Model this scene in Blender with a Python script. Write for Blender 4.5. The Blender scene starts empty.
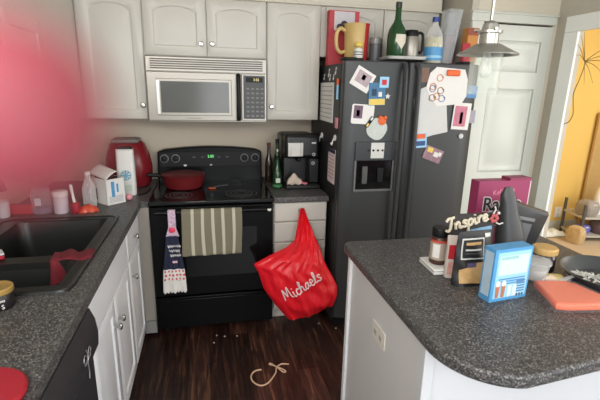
import bpy, bmesh, math, random
from mathutils import Vector, Matrix
from mathutils.bvhtree import BVHTree
from math import sin, cos, pi, radians as R
random.seed(7)
scn = bpy.context.scene
COL = scn.collection

# ------------------------------------------------------------------ materials
def new_mat(name):
    m = bpy.data.materials.new(name); m.use_nodes = True
    nt = m.node_tree
    return m, nt, nt.nodes['Principled BSDF']
def _c(c): return (c[0], c[1], c[2], 1)
def srgb(r, g, b):
    f = lambda v: (v/255/12.92) if v/255 <= .04045 else ((v/255+.055)/1.055)**2.4
    return (f(r), f(g), f(b))
MATS = {}
def mat(name, col, rough=.5, metal=0, var=.06, scale=30, spec=.5, trans=0, emit=0, alpha=1, bump=0, sss=0, stretch=None, coat=0):
    """principled material with a little procedural noise in its colour"""
    if name in MATS: return MATS[name]
    m, nt, b = new_mat(name)
    tc = nt.nodes.new('ShaderNodeTexCoord'); nz = nt.nodes.new('ShaderNodeTexNoise')
    nz.inputs['Scale'].default_value = scale; nz.inputs['Detail'].default_value = 3
    src = tc.outputs['Object']
    if stretch:
        mp = nt.nodes.new('ShaderNodeMapping'); mp.inputs['Scale'].default_value = stretch
        nt.links.new(src, mp.inputs['Vector']); src = mp.outputs['Vector']
    nt.links.new(src, nz.inputs['Vector'])
    mx = nt.nodes.new('ShaderNodeMix'); mx.data_type = 'RGBA'
    mx.inputs[6].default_value = _c([v*(1-var) for v in col]); mx.inputs[7].default_value = _c([min(1, v*(1+var)) for v in col])
    nt.links.new(nz.outputs['Fac'], mx.inputs[0]); nt.links.new(mx.outputs[2], b.inputs['Base Color'])
    b.inputs['Roughness'].default_value = rough; b.inputs['Metallic'].default_value = metal
    b.inputs['Specular IOR Level'].default_value = spec
    if trans: b.inputs['Transmission Weight'].default_value = trans
    if coat: b.inputs['Coat Weight'].default_value = coat; b.inputs['Coat Roughness'].default_value = .1
    if emit: b.inputs['Emission Color'].default_value = _c(col); b.inputs['Emission Strength'].default_value = emit
    if alpha < 1: b.inputs['Alpha'].default_value = alpha
    if sss: b.inputs['Subsurface Weight'].default_value = sss; b.inputs['Subsurface Radius'].default_value = (.004, .001, .0008); b.inputs['Subsurface Scale'].default_value = 1
    if bump:
        bp = nt.nodes.new('ShaderNodeBump'); bp.inputs['Strength'].default_value = bump; bp.inputs['Distance'].default_value = .002
        nt.links.new(nz.outputs['Fac'], bp.inputs['Height']); nt.links.new(bp.outputs['Normal'], b.inputs['Normal'])
    MATS[name] = m
    return m

def counter_mat():
    m, nt, b = new_mat('speckled_laminate')
    tc = nt.nodes.new('ShaderNodeTexCoord')
    v = nt.nodes.new('ShaderNodeTexVoronoi'); v.inputs['Scale'].default_value = 290
    n = nt.nodes.new('ShaderNodeTexNoise'); n.inputs['Scale'].default_value = 170; n.inputs['Detail'].default_value = 2
    nt.links.new(tc.outputs['Object'], v.inputs['Vector']); nt.links.new(tc.outputs['Object'], n.inputs['Vector'])
    sep = nt.nodes.new('ShaderNodeSeparateColor'); nt.links.new(v.outputs['Color'], sep.inputs[0])
    r = nt.nodes.new('ShaderNodeValToRGB'); e = r.color_ramp.elements
    e[0].position = 0; e[0].color = _c(srgb(46, 45, 46)); e[1].position = 1; e[1].color = _c(srgb(150, 147, 144))
    for p, c in ((.42, (64, 63, 63)), (.62, (85, 83, 82)), (.84, (107, 104, 102))):
        x = e.new(p); x.color = _c(srgb(*c))
    nt.links.new(sep.outputs[0], r.inputs[0])
    r2 = nt.nodes.new('ShaderNodeValToRGB'); f = r2.color_ramp.elements
    f[0].position = .4; f[0].color = (.72, .72, .73, 1); f[1].position = .6; f[1].color = (1.05, 1.05, 1.05, 1)
    nt.links.new(n.outputs['Fac'], r2.inputs[0])
    mx = nt.nodes.new('ShaderNodeMix'); mx.data_type = 'RGBA'; mx.blend_type = 'MULTIPLY'; mx.inputs[0].default_value = 1
    nt.links.new(r.outputs[0], mx.inputs[6]); nt.links.new(r2.outputs[0], mx.inputs[7])
    nt.links.new(mx.outputs[2], b.inputs['Base Color'])
    b.inputs['Roughness'].default_value = .42
    return m

def floor_mat():
    m, nt, b = new_mat('dark_wood_planks')
    N = nt.nodes.new; L = nt.links.new
    tc = N('ShaderNodeTexCoord')
    mp = N('ShaderNodeMapping'); mp.inputs['Rotation'].default_value = (0, 0, R(90)); L(tc.outputs['Object'], mp.inputs['Vector'])
    br = N('ShaderNodeTexBrick'); br.inputs['Scale'].default_value = 1; br.inputs['Brick Width'].default_value = 1.15
    br.inputs['Row Height'].default_value = .125; br.inputs['Mortar Size'].default_value = .0018; br.inputs['Mortar Smooth'].default_value = .3
    br.inputs['Color1'].default_value = (0, 0, 0, 1); br.inputs['Color2'].default_value = (1, 1, 1, 1); br.inputs['Mortar'].default_value = (0, 0, 0, 1)
    br.offset = .37; L(mp.outputs[0], br.inputs['Vector'])
    st = N('ShaderNodeMapping'); st.inputs['Scale'].default_value = (26, 2.2, 1); L(tc.outputs['Object'], st.inputs['Vector'])
    nz = N('ShaderNodeTexNoise'); nz.inputs['Scale'].default_value = 1.6; nz.inputs['Detail'].default_value = 6; nz.inputs['Roughness'].default_value = .65; nz.inputs['Distortion'].default_value = .6
    L(st.outputs[0], nz.inputs['Vector'])
    rp = N('ShaderNodeValToRGB'); e = rp.color_ramp.elements
    e[0].position = .32; e[0].color = _c(srgb(30, 19, 16)); e[1].position = .78; e[1].color = _c(srgb(132, 90, 68))
    x = e.new(.52); x.color = _c(srgb(62, 38, 31))
    L(nz.outputs['Fac'], rp.inputs[0])
    sep = N('ShaderNodeSeparateColor'); L(br.outputs['Color'], sep.inputs[0])
    mr = N('ShaderNodeMapRange'); mr.inputs['To Min'].default_value = .45; mr.inputs['To Max'].default_value = 1.5; L(sep.outputs[0], mr.inputs[0])
    mx = N('ShaderNodeMix'); mx.data_type = 'RGBA'; mx.blend_type = 'MULTIPLY'; mx.inputs[0].default_value = 1
    L(rp.outputs[0], mx.inputs[6]); L(mr.outputs[0], mx.inputs[7])
    m2 = N('ShaderNodeMix'); m2.data_type = 'RGBA'; m2.inputs[7].default_value = _c(srgb(12, 8, 8))
    L(br.outputs['Fac'], m2.inputs[0]); L(mx.outputs[2], m2.inputs[6]); L(m2.outputs[2], b.inputs['Base Color'])
    b.inputs['Roughness'].default_value = .42
    bp = N('ShaderNodeBump'); bp.inputs['Strength'].default_value = .25; bp.inputs['Distance'].default_value = .002
    L(nz.outputs['Fac'], bp.inputs['Height']); L(bp.outputs[0], b.inputs['Normal'])
    return m

def glass_mat(name, col=(1, 1, 1), rough=.03, alpha=.25, edge=.55):
    """thin clear plastic or glass: mostly see-through with a glossy skin"""
    m, nt, b = new_mat(name)
    N = nt.nodes.new; L = nt.links.new
    tr = N('ShaderNodeBsdfTransparent'); tr.inputs[0].default_value = _c([.6+.4*c for c in col])
    nz = N('ShaderNodeTexNoise'); nz.inputs['Scale'].default_value = 60
    tc = N('ShaderNodeTexCoord'); L(tc.outputs['Object'], nz.inputs['Vector'])
    fr = N('ShaderNodeLayerWeight'); fr.inputs[0].default_value = .35
    ad = N('ShaderNodeMath'); ad.operation = 'MULTIPLY_ADD'; ad.inputs[1].default_value = edge; ad.inputs[2].default_value = alpha
    L(fr.outputs['Facing'], ad.inputs[0])
    mx = N('ShaderNodeMixShader'); L(ad.outputs[0], mx.inputs[0]); L(tr.outputs[0], mx.inputs[1]); L(b.outputs[0], mx.inputs[2])
    out = nt.nodes['Material Output']; L(mx.outputs[0], out.inputs['Surface'])
    cm = N('ShaderNodeMix'); cm.data_type = 'RGBA'; cm.inputs[6].default_value = _c([c*.75 for c in col]); cm.inputs[7].default_value = _c(col)
    L(nz.outputs['Fac'], cm.inputs[0]); L(cm.outputs[2], b.inputs['Base Color'])
    b.inputs['Roughness'].default_value = rough
    return m

S = srgb
WHITE = mat('white_painted_cabinet', S(204, 200, 190), .38, var=.02, scale=6)
WHITE2 = mat('white_brightened_cabinet', S(240, 242, 245), .35, var=.02, scale=6)  # white raised to put side light into the left base fronts
TRIM = mat('white_trim_paint', S(204, 207, 198), .35, var=.02, scale=8)
WALL = mat('beige_wall_paint', S(198, 186, 168), .8, var=.03, scale=14, bump=.05)
SOFFIT = mat('pale_soffit_paint', S(205, 199, 184), .8, var=.03, scale=10)
GREYWALL = mat('grey_wall_paint', S(190, 184, 170), .8, var=.03, scale=10)
CEIL = mat('ceiling_paint', S(232, 230, 224), .9, var=.02)
YELLOW = mat('yellow_wall_paint', S(226, 188, 104), .8, var=.04, scale=3)
CARPET = mat('beige_carpet', S(190, 172, 146), .95, var=.12, scale=120, bump=.3)
FLOOR = floor_mat(); COUNTER = counter_mat()
BLACK = mat('black_enamel', S(11, 12, 13), .3, var=.1, scale=10, spec=.18)
BLACKM = mat('black_matte_plastic', S(16, 16, 17), .5, var=.1, spec=.3)
GLASSTOP = mat('black_ceramic_glass', S(16, 17, 18), .12, var=.1)
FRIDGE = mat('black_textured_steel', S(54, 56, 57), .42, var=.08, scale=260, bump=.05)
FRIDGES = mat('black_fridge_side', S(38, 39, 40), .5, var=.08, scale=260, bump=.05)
STEEL = mat('stainless_steel', S(156, 151, 142), .35, .55, var=.05, scale=8, stretch=(1, 30, 30))
CHROME = mat('polished_nickel', S(190, 190, 188), .2, .95, var=.03)
DARKGLASS = mat('dark_oven_glass', S(92, 92, 88), .15, var=.15, scale=6)
GREYPLAS = mat('grey_keypad_plastic', S(78, 80, 80), .5)
PALE = mat('pale_print', S(205, 205, 200), .6)
PAPER = mat('white_paper', S(226, 224, 220), .8, var=.03, scale=20)
PAPERG = mat('grey_white_paper', S(200, 202, 204), .8, var=.05, scale=12)
RED = mat('red_bag_plastic', S(236, 26, 42), .38, var=.08, scale=12)
REDENAMEL = mat('red_enamel', S(104, 26, 30), .38, var=.06)
REDSIL = mat('red_silicone', S(156, 24, 40), .5, var=.08)
REDCLOTH = mat("dark_red_cloth", S(104, 22, 34), .9, var=.2, scale=80, bump=.3)
PINK = mat('pink_plastic', S(226, 150, 160), .5)
ORANGE = mat('orange_print', S(226, 102, 50), .6)
GREEN = mat('dark_green_glass', S(28, 58, 34), .12, var=.1)
BROWNG = mat('dark_brown_glass', S(38, 26, 18), .12, var=.1)
AMBER = mat('amber_brown_plastic', S(70, 44, 34), .35)
GOLD = mat('gold_lid_metal', S(196, 160, 92), .35, .5)
BLUE = mat('blue_print', S(80, 150, 200), .45, var=.05)
LBLUE = mat('light_blue_print', S(150, 202, 232), .45, var=.08, scale=14)
NAVY = mat('navy_cotton', S(34, 37, 60), .95, var=.15, scale=120, bump=.2)
TOWELW = mat('white_cotton', S(224, 220, 214), .95, var=.06, scale=120, bump=.2)
TOWELG = mat('olive_grey_terry', S(120, 114, 96), .98, var=.2, scale=160, bump=.5)
TOWELL = mat('cream_terry_stripe', S(190, 184, 164), .98, var=.1, scale=160, bump=.5)
STRAW = mat('strawberry_red', S(206, 62, 66), .9)
CREAM = mat('cream_painted_wood', S(206, 196, 174), .6, var=.08, scale=60)
MAGENTA = mat('magenta_carton', S(150, 52, 92), .5, var=.07, scale=10)
DKGREY = mat('dark_grey_foil', S(58, 59, 60), .42, var=.12, scale=25, bump=.1)
BAGBLACK = mat('black_bag_foil', S(34, 32, 32), .4, var=.2, scale=40, bump=.2)
TAN = mat('tan_print', S(196, 158, 104), .6, var=.2, scale=90)
SALMON = mat('pink_salmon_flesh', S(230, 112, 78), .45, var=.12, scale=30, stretch=(1, 9, 1))
MEAT = mat('pale_pink_meat', S(216, 130, 106), .5, var=.15, scale=40)
CLEAR = glass_mat('clear_plastic'); SEEDED = glass_mat('seeded_clear_glass', (.95, .97, .93), .08, .05, .38)
CLEARM = glass_mat('milky_clear_plastic', (.9, .93, .95), .25, .14, .4); OIL = glass_mat('pale_yellow_oil', (.85, .8, .45), .1, .62)
WRAP = glass_mat('cling_wrap', (1, 1, 1), .08, .03, .14)
YELLOWP = mat('yellow_plastic', S(226, 196, 92), .5)
PITCH = mat('yellow_pitcher_plastic', S(206, 176, 112), .4, var=.06)
ROPE = mat('tan_rope', S(214, 176, 146), .9, var=.15, scale=200)
TWIG = mat('dry_brown_twig', S(158, 130, 82), .9, var=.2)
TAUPE = mat('dull_yellow_brown', S(184, 152, 98), .9, var=.06)  # even yellow-brown tone for the darker zone of the yellow wall
CARDB = mat('orange_brown_carton', S(190, 130, 66), .7); CARDB2 = mat('red_brown_carton', S(148, 78, 60), .7)
PURPLE = mat('violet_blue_print', S(106, 104, 180), .6); GREYM = mat('grey_mixed_print', S(150, 144, 138), .8, var=.3, scale=30)
GREENLED = mat('green_clock_digits', S(120, 255, 130), .5, emit=1.0)
GREENLAB = mat('green_label', S(60, 120, 70), .6)
SKIN = mat('pink_backlit_skin', S(140, 56, 67), .55, var=.06, scale=200, sss=.3)
NAIL = mat('pink_nail', S(226, 120, 124), .3)
MIX = []
for i, c in enumerate([(208, 120, 80), (110, 140, 170), (200, 190, 180), (120, 90, 100), (230, 220, 120), (90, 110, 90)]):
    MIX.append(mat('print_colour_%d' % i, S(*c), .6, var=.25, scale=60))

# ------------------------------------------------------------------ mesh builder
def catmull(pts, n=6):
    pts = [Vector(p) for p in pts]
    if len(pts) < 3: return pts
    out = []
    for i in range(len(pts)-1):
        p0 = pts[max(i-1, 0)]; p1 = pts[i]; p2 = pts[i+1]; p3 = pts[min(i+2, len(pts)-1)]
        for k in range(n):
            t = k/n
            out.append(.5*((2*p1)+(-p0+p2)*t+(2*p0-5*p1+4*p2-p3)*t*t+(-p0+3*p1-3*p2+p3)*t**3))
    out.append(pts[-1]); return out

class B:
    def __init__(s): s.v = []; s.f = []; s.m = []
    def add(s, vs, fs, mi=0, M=None):
        k = len(s.v)
        for p in vs:
            p = Vector(p)
            s.v.append(M @ p if M else p)
        for f in fs: s.f.append([i+k for i in f]); s.m.append(mi)
    def box(s, x0, x1, y0, y1, z0, z1, mi=0, M=None):
        s.add([(x0, y0, z0), (x1, y0, z0), (x1, y1, z0), (x0, y1, z0), (x0, y0, z1), (x1, y0, z1), (x1, y1, z1), (x0, y1, z1)],
              [(0, 3, 2, 1), (4, 5, 6, 7), (0, 1, 5, 4), (1, 2, 6, 5), (2, 3, 7, 6), (3, 0, 4, 7)], mi, M); return s
    def lathe(s, prof, c=(0, 0, 0), n=24, mi=0, M=None, caps=(1, 1), sx=1, sy=1):
        vs = []; fs = []
        for r, z in prof:
            for i in range(n):
                a = 2*pi*i/n; vs.append((c[0]+r*cos(a)*sx, c[1]+r*sin(a)*sy, c[2]+z))
        for j in range(len(prof)-1):
            for i in range(n):
                a = j*n+i; b = j*n+(i+1) % n; fs.append((a, b, b+n, a+n))
        if caps[0]: fs.append(tuple(reversed(range(n))))
        if caps[1]: fs.append(tuple(range((len(prof)-1)*n, len(prof)*n)))
        s.add(vs, fs, mi, M); return s
    def tube(s, pts, r, n=8, mi=0, M=None, smooth=0, flat=1):
        pts = catmull(pts, smooth) if smooth else [Vector(p) for p in pts]
        rs = r if isinstance(r, (list, tuple)) else None
        vs = []; fs = []; up = None
        for i, p in enumerate(pts):
            t = (pts[min(i+1, len(pts)-1)]-pts[max(i-1, 0)])
            if t.length < 1e-9: t = Vector((0, 0, 1))
            t.normalize()
            if up is None:
                up = Vector((0, 0, 1)) if abs(t.z) < .9 else Vector((0, 1, 0))
            a = t.cross(up)
            if a.length < 1e-6: a = t.orthogonal()
            a.normalize(); b = a.cross(t); up = b
            if rs:
                u = i/(len(pts)-1)*(len(rs)-1); k = min(int(u), len(rs)-2); rr = rs[k]+(rs[k+1]-rs[k])*(u-k)
            else: rr = r
            for k in range(n):
                an = 2*pi*k/n; vs.append(p+a*(rr*cos(an))+b*(rr*sin(an)*flat))
        m = len(pts)
        for j in range(m-1):
            for k in range(n):
                q = j*n+k; w = j*n+(k+1) % n; fs.append((q, q+n, w+n, w))
        fs.append(tuple(range(n))); fs.append(tuple(reversed(range((m-1)*n, m*n))))
        s.add(vs, fs, mi, M); return s
    def prism(s, poly, z0, z1, mi=0, M=None):
        n = len(poly)
        s.add([(x, y, z0) for x, y in poly]+[(x, y, z1) for x, y in poly],
              [tuple(reversed(range(n))), tuple(range(n, 2*n))]+[(i, (i+1) % n, n+(i+1) % n, n+i) for i in range(n)], mi, M); return s
    def grid(s, fn, nu, nv, mi=0, M=None, mfn=None):
        k = len(s.v)
        for j in range(nv+1):
            for i in range(nu+1):
                p = Vector(fn(i/nu, j/nv)); s.v.append(M @ p if M else p)
        for j in range(nv):
            for i in range(nu):
                a = k+j*(nu+1)+i
                s.f.append([a, a+1, a+nu+2, a+nu+1]); s.m.append(mfn((i+.5)/nu, (j+.5)/nv) if mfn else mi)
        return s
    def loops(s, loops, mi=0, M=None, cap0=True, cap1=True):
        n = len(loops[0]); vs = [p for l in loops for p in l]; fs = []
        for j in range(len(loops)-1):
            for i in range(n):
                a = j*n+i; b = j*n+(i+1) % n; fs.append((a, b, b+n, a+n))
        if cap0: fs.append(tuple(reversed(range(n))))
        if cap1: fs.append(tuple(range((len(loops)-1)*n, len(loops)*n)))
        s.add(vs, fs, mi, M); return s
    def sphere(s, c, r, n=14, mi=0, sz=1, sx=1, sy=1):
        s.lathe([(max(1e-4, r*sin(pi*j/10)), -r*cos(pi*j/10)*sz) for j in range(11)], c, n, mi, None, (1, 1), sx, sy); return s
    def mesh(s, name, mats, smooth=True, angle=38, fixn=True):
        me = bpy.data.meshes.new(name); me.from_pydata([tuple(v) for v in s.v], [], s.f)
        for m in (mats if isinstance(mats, (list, tuple)) else [mats]): me.materials.append(m)
        for p, i in zip(me.polygons, s.m): p.material_index = i; p.use_smooth = smooth
        if fixn:
            bm = bmesh.new(); bm.from_mesh(me); bmesh.ops.recalc_face_normals(bm, faces=bm.faces); bm.to_mesh(me); bm.free()
        if smooth: me.set_sharp_from_angle(angle=R(angle))
        me.update(); return me
    def obj(s, name, mats, parent=None, loc=(0, 0, 0), rot=(0, 0, 0), bev=0, seg=2, solid=0, sub=0, smooth=True, angle=38, fixn=True):
        o = bpy.data.objects.new(name, s.mesh(name, mats, smooth, angle, fixn)); COL.objects.link(o)
        o.location = loc; o.rotation_euler = rot
        if parent: o.parent = parent
        if solid: md = o.modifiers.new('solid', 'SOLIDIFY'); md.thickness = solid; md.offset = 0
        if bev:
            md = o.modifiers.new('bevel', 'BEVEL'); md.width = bev; md.segments = seg; md.limit_method = 'ANGLE'; md.angle_limit = R(40)
        if sub: md = o.modifiers.new('sub', 'SUBSURF'); md.levels = sub; md.render_levels = sub
        return o

def tag(o, label=None, cat=None, group=None, kind=None):
    if label: o['label'] = label
    if cat: o['category'] = cat
    if group: o['group'] = group
    if kind: o['kind'] = kind
    return o
def thing(name, label, cat, loc=(0, 0, 0), rotz=0, group=None, rot=None):
    o = bpy.data.objects.new(name, None); COL.objects.link(o)
    o.empty_display_size = .05; o.location = loc; o.rotation_euler = rot if rot else (0, 0, rotz)
    return tag(o, label, cat, group)
def struct(name, b, m, **k): return tag(b.obj(name, m, **k), kind='structure')
def copy_tree(o, parent=None):
    c = o.copy(); COL.objects.link(c); c.parent = parent
    for ch in list(o.children): copy_tree(ch, c)
    return c
def text(name, s, size, m, parent, loc, rot=(R(90), 0, 0), align='CENTER', ext=.0004, bold=0):
    cu = bpy.data.curves.new(name, 'FONT'); cu.body = s; cu.size = size; cu.align_x = align; cu.align_y = 'CENTER'; cu.extrude = ext; cu.offset = bold; cu.resolution_u = 3
    t = bpy.data.objects.new(name+'_tmp', cu); COL.objects.link(t)
    dg = bpy.context.evaluated_depsgraph_get(); dg.update()
    me = bpy.data.meshes.new_from_object(t.evaluated_get(dg)); bpy.data.objects.remove(t)
    me.name = name; me.materials.clear(); me.materials.append(m)
    o = bpy.data.objects.new(name, me); COL.objects.link(o); o.parent = parent; o.location = loc; o.rotation_euler = rot
    return o
def rrect(w, h, r, n=4, cx=0, cy=0):
    p = []
    for (sx, sy, a0) in ((1, 1, 0), (-1, 1, 90), (-1, -1, 180), (1, -1, 270)):
        for k in range(n+1):
            a = R(a0+90*k/n); p.append((cx+sx*(w/2-r)+r*cos(a), cy+sy*(h/2-r)+r*sin(a)))
    return p
FY = Matrix.Rotation(R(90), 4, 'X')        # (x,y,z)->(x,-z,y): draws a plan outline upright, extruding towards -y
def card(b, w, h, t, mi=0, ang=0, cx=0, cz=0, y=0, r=0):
    """an upright card whose back lies at y and whose face looks to -y"""
    p = rrect(w, h, r) if r else [(-w/2, -h/2), (w/2, -h/2), (w/2, h/2), (-w/2, h/2)]
    c, s = cos(ang), sin(ang)
    b.prism([(cx+x*c-z*s, cz+x*s+z*c) for x, z in p], -y, -y+t, mi, FY); return b
def knob_bm(r=.0155):
    return B().lathe([(.006, 0), (.006, .012), (r*.8, .016), (r, .021), (r, .025), (r*.7, .030), (.001, .031)], n=16, M=FY)
KNOB = None
def knob(parent, x, z, y=0, m=None):
    global KNOB
    if KNOB is None: KNOB = knob_bm().mesh('knob', CHROME)
    o = bpy.data.objects.new('knob', KNOB); COL.objects.link(o); o.parent = parent; o.location = (x, y, z)
    o['label'] = 'round polished nickel knob'
    return o

# ------------------------------------------------------------------ camera
cam = bpy.data.cameras.new('camera'); camo = bpy.data.objects.new('camera', cam); COL.objects.link(camo)
CP = Vector((.4044, -3.1971, 1.5909)); yaw, pit, rol = .2212, -.2622, .0228
fw = Vector((sin(yaw)*cos(pit), cos(yaw)*cos(pit), sin(pit))); rt = Vector((cos(yaw), -sin(yaw), 0)); up = rt.cross(fw)
r2 = cos(rol)*rt+sin(rol)*up; u2 = -sin(rol)*rt+cos(rol)*up
CM = Matrix(((r2.x, u2.x, -fw.x, CP.x), (r2.y, u2.y, -fw.y, CP.y), (r2.z, u2.z, -fw.z, CP.z), (0, 0, 0, 1)))
camo.matrix_world = CM
cam.sensor_width = 36; cam.lens = 416.7/600*36; cam.clip_start = .004; cam.clip_end = 60
cam.dof.use_dof = True; cam.dof.focus_distance = 2.1; cam.dof.aperture_fstop = 4.6
scn.camera = camo
scn.view_settings.view_transform = 'Standard'; scn.view_settings.look = 'None'
scn.cycles.use_denoising = True
scn.cycles.max_bounces = 10; scn.cycles.transparent_max_bounces = 16

# ------------------------------------------------------------------ the setting
RX0, RX1 = .045, .802
struct('floor', B().box(-.67, 2.81, -3.9, 0, -.03, 0), FLOOR)
struct('floor_next_room', B().box(2.81, 7.5, -3.9, .9, -.03, .002), CARPET)
struct('ceiling', B().box(-.8, 7.5, -3.9, 1.0, 2.46, 2.5), CEIL)
struct('wall_back', B().box(-.77, 2.785, 0, .08, 0, 2.46), WALL)
struct('wall_left', B().box(-.77, -.67, -3.9, 0, 0, 2.46), WALL)
# pantry closet that stands beside the fridge, with a hole for its door
struct('wall_pantry_side', B().box(2.09, 2.14, -.60, 0, 0, 2.46), GREYWALL)
struct('wall_pantry_front', B().box(2.14, 2.18, -.60, -.54, 0, 2.46).box(2.18, 2.715, -.60, -.54, 2.035, 2.46).box(2.715, 2.75, -.60, -.54, 0, 2.46), mat('pale_beige_wall', S(206, 198, 180), .8, var=.03))
struct('wall_right', B().box(2.75, 2.785, -.795, 0, 0, 2.46).box(2.75, 2.785, -1.95, -.795, 1.985, 2.46).box(2.75, 2.785, -2.15, -1.95, 0, 2.46), GREYWALL)
struct('wall_next_room_back', B().box(2.785, 7.5, .87, .95, 0, 2.46), YELLOW)
struct('wall_next_room_left', B().box(2.785, 2.80, -.78, .87, 0, 2.46), YELLOW)
struct('wall_next_room_right', B().box(7.4, 7.5, -3.9, .87, 0, 2.46), YELLOW)
# soffit above the cabinets
struct('trim_soffit_back', B().box(-.335, 2.02, -.35, 0, 2.125, 2.46).box(-.335, 2.03, -.362, 0, 2.112, 2.128), SOFFIT, bev=.003)
struct('trim_soffit_left', B().box(-.67, -.335, -3.0, 0, 2.125, 2.46), SOFFIT)
# pantry door and casing
struct('trim_pantry_casing', B().box(2.092, 2.178, -.622, -.60, 0, 2.035).box(2.085, 2.725, -.622, -.60, 2.035, 2.092).box(2.08, 2.735, -.632, -.60, 2.084, 2.098), TRIM, bev=.004)
def panel_door(w, h, panels, t=.035):
    """slab with recessed raised panels on its front"""
    b = B()
    xs = sorted({0, w}); b.box(0, w, -t+.012, 0, 0, h)
    # stiles and rails as a front layer around the panels
    x0 = panels[0][0]; x1 = panels[0][1]
    b.box(0, x0, -t, -t+.012, 0, h); b.box(x1, w, -t, -t+.012, 0, h)
    z = 0
    for (a, c, z0, z1) in panels:
        b.box(x0, x1, -t, -t+.012, z, z0); z = z1
        L = lambda d, y: [(x0+d, y, z0+d), (x1-d, y, z0+d), (x1-d, y, z1-d), (x0+d, y, z1-d)]
        b.loops([L(0, -t+.012), L(.012, -t+.004), L(.022, -t+.011), L(.05, -t+.011), L(.075, -t+.002)], cap0=False)
    b.box(x0, x1, -t, -t+.012, z, h)
    return b
d1 = struct('door_1', panel_door(.53, 2.015, [(.09, .455, .2, .95), (.09, .455, 1.03, 1.61), (.09, .455, 1.72, 1.92)]), TRIM, loc=(2.183, -.575, .008))
hb = B()
for z in (.25, 1.05, 1.83): hb.box(2.712, 2.722, -.628, -.606, z-.04, z+.04)
# doorway casing in the right wall
struct('trim_doorway_casing', B().box(2.732, 2.75, -.80, -.69, 0, 1.98).box(2.732, 2.75, -2.06, -1.95, 0, 1.98).box(2.732, 2.75, -2.06, -.69, 1.98, 2.08)
         , mat('brightened_casing', S(240, 242, 236), .35, var=.02), bev=.004)  # trim white raised to put in the light this face lacks
struct('baseboard_next_room', B().box(2.785, 7.4, .852, .87, .002, .1), TRIM)
struct('baseboard_right', B().box(2.735, 2.75, -.69, -.635, 0, .1), TRIM)

# ------------------------------------------------------------------ cabinets
def door_bm(w, h, arch=0, fr=.055, t=.019):
    K = 12
    def L(d, y, A):
        p = [(d, y, d), (w-d, y, d)]
        for k in range(K+1):
            u = k/K; x = (w-d)+(2*d-w)*u
            g = 1-(2*u-1)**2
            p.append((x, y, h-d-A*(1-g**.8)))
        return p
    b = B()
    b.loops([L(0, 0, 0), L(0, -t+.003, 0), L(.004, -t, 0), L(fr, -t, arch), L(fr+.007, -t+.007, arch), L(fr+.014, -t+.007, arch), L(fr+.042, -t+.001, arch)])
    return b
def flat_front_bm(w, h, t=.019):
    b = B(); L = lambda d, y: [(d, y, d), (w-d, y, d), (w-d, y, h-d), (d, y, h-d)]
    b.loops([L(0, 0), L(0, -t+.005), L(.006, -t)]); return b
def cabinet(name, label, loc, rotz, w, d, z0, z1, fronts, m, group=None, toe=0, top=True):
    """front face of the carcass at local y=0, facing -y"""
    t = thing(name, label, 'cabinet', loc, rotz, group)
    b = B().box(0, w, 0, d, z0, z1)
    if toe: b.box(.0, w, .07, d, 0, z0)
    b.obj('carcass', m, t)
    for f in fronts:
        kind, x0, x1, za, zb = f[:5]
        if kind == 'door':
            o = door_bm(x1-x0, zb-za, f[5]).obj('door', m, t, (x0, -.0005, za))
        else:
            o = flat_front_bm(x1-x0, zb-za).obj('drawer' if kind == 'drawer' else 'drawer_front', m, t, (x0, -.0005, za))
        if f[6]: knob(o, f[6][0]-x0, f[6][1]-za, -.019)
    return t
UB, UT, UY = 1.38, 2.118, -.318
cabinet('wall_cabinet', 'white arched-panel wall cabinet in the corner left of the microwave', (-.335, UY, 0), 0, .377, .316, UB, UT,
        [('door', .012, .372, UB, UT-.002, .035, (.352, UB+.085))], WHITE, 'upper kitchen cabinets')
cabinet('wall_cabinet', 'short white double-door wall cabinet directly above the microwave', (.043, UY, 0), 0, .758, .316, 1.768, UT,
        [('door', .004, .376, 1.772, UT-.002, .03, (.345, 1.845)), ('door', .382, .754, 1.772, UT-.002, .03, (.413, 1.847))], WHITE, 'upper kitchen cabinets')
cabinet('wall_cabinet', 'white arched-panel wall cabinet above the coffee maker', (.803, UY, 0), 0, .362, .316, UB, UT,
        [('door', .004, .356, UB, UT-.002, .035, (.03, UB+.085))], WHITE, 'upper kitchen cabinets')
cabinet('wall_cabinet', 'white double-door wall cabinet above the black fridge', (1.167, UY, 0), 0, .853, .316, 1.80, UT,
        [('door', .03, .434, 1.804, UT-.002, .03, None), ('door', .44, .846, 1.804, UT-.002, .03, None)], WHITE, 'upper kitchen cabinets')
cabinet('wall_cabinet', 'white wall cabinet on the left wall above the sink, behind the blurred fingertip', (-.337, -1.75, 0), R(90), 1.43, .331, UB, UT,
        [('door', .02, .38, UB+.01, 1.86, 0, None), ('door', .40, .80, UB+.01, 1.86, 0, None)], WHITE, 'upper kitchen cabinets')
# base run along the left wall (fronts face +x)
cabinet('base_cabinet', 'narrow white base cabinet with one drawer between stove corner and sink cabinet', (-.03, -1.088, 0), R(90), .44, .05, .1, .874,
        [('drawer', .006, .37, .715, .868, 0, (.175, .79)), ('door', .006, .37, .108, .705, 0, (.06, .605))], WHITE2, 'lower kitchen cabinets', toe=1)
cabinet('sink_cabinet', 'wide white sink base cabinet with two doors beside the black dishwasher', (-.03, -1.81, 0), R(90), .72, .05, .1, .874,
        [('front', .006, .714, .715, .868, 0, None), ('door', .006, .357, .108, .705, 0, (.325, .585)), ('door', .363, .714, .108, .705, 0, (.395, .585))], WHITE2, 'lower kitchen cabinets', toe=1)
t = cabinet('drawer_cabinet', 'white four-drawer base cabinet between stove and fridge, red bag hanging on it', (.806, -.615, 0), 0, .362, .612, .1, .874,
        [('drawer', .004, .358, .742, .868, 0, (.178, .822)), ('drawer', .004, .358, .60, .736, 0, None), ('drawer', .004, .358, .446, .594, 0, None), ('drawer', .004, .358, .106, .44, 0, None)], WHITE, 'lower kitchen cabinets', toe=1)
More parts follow.
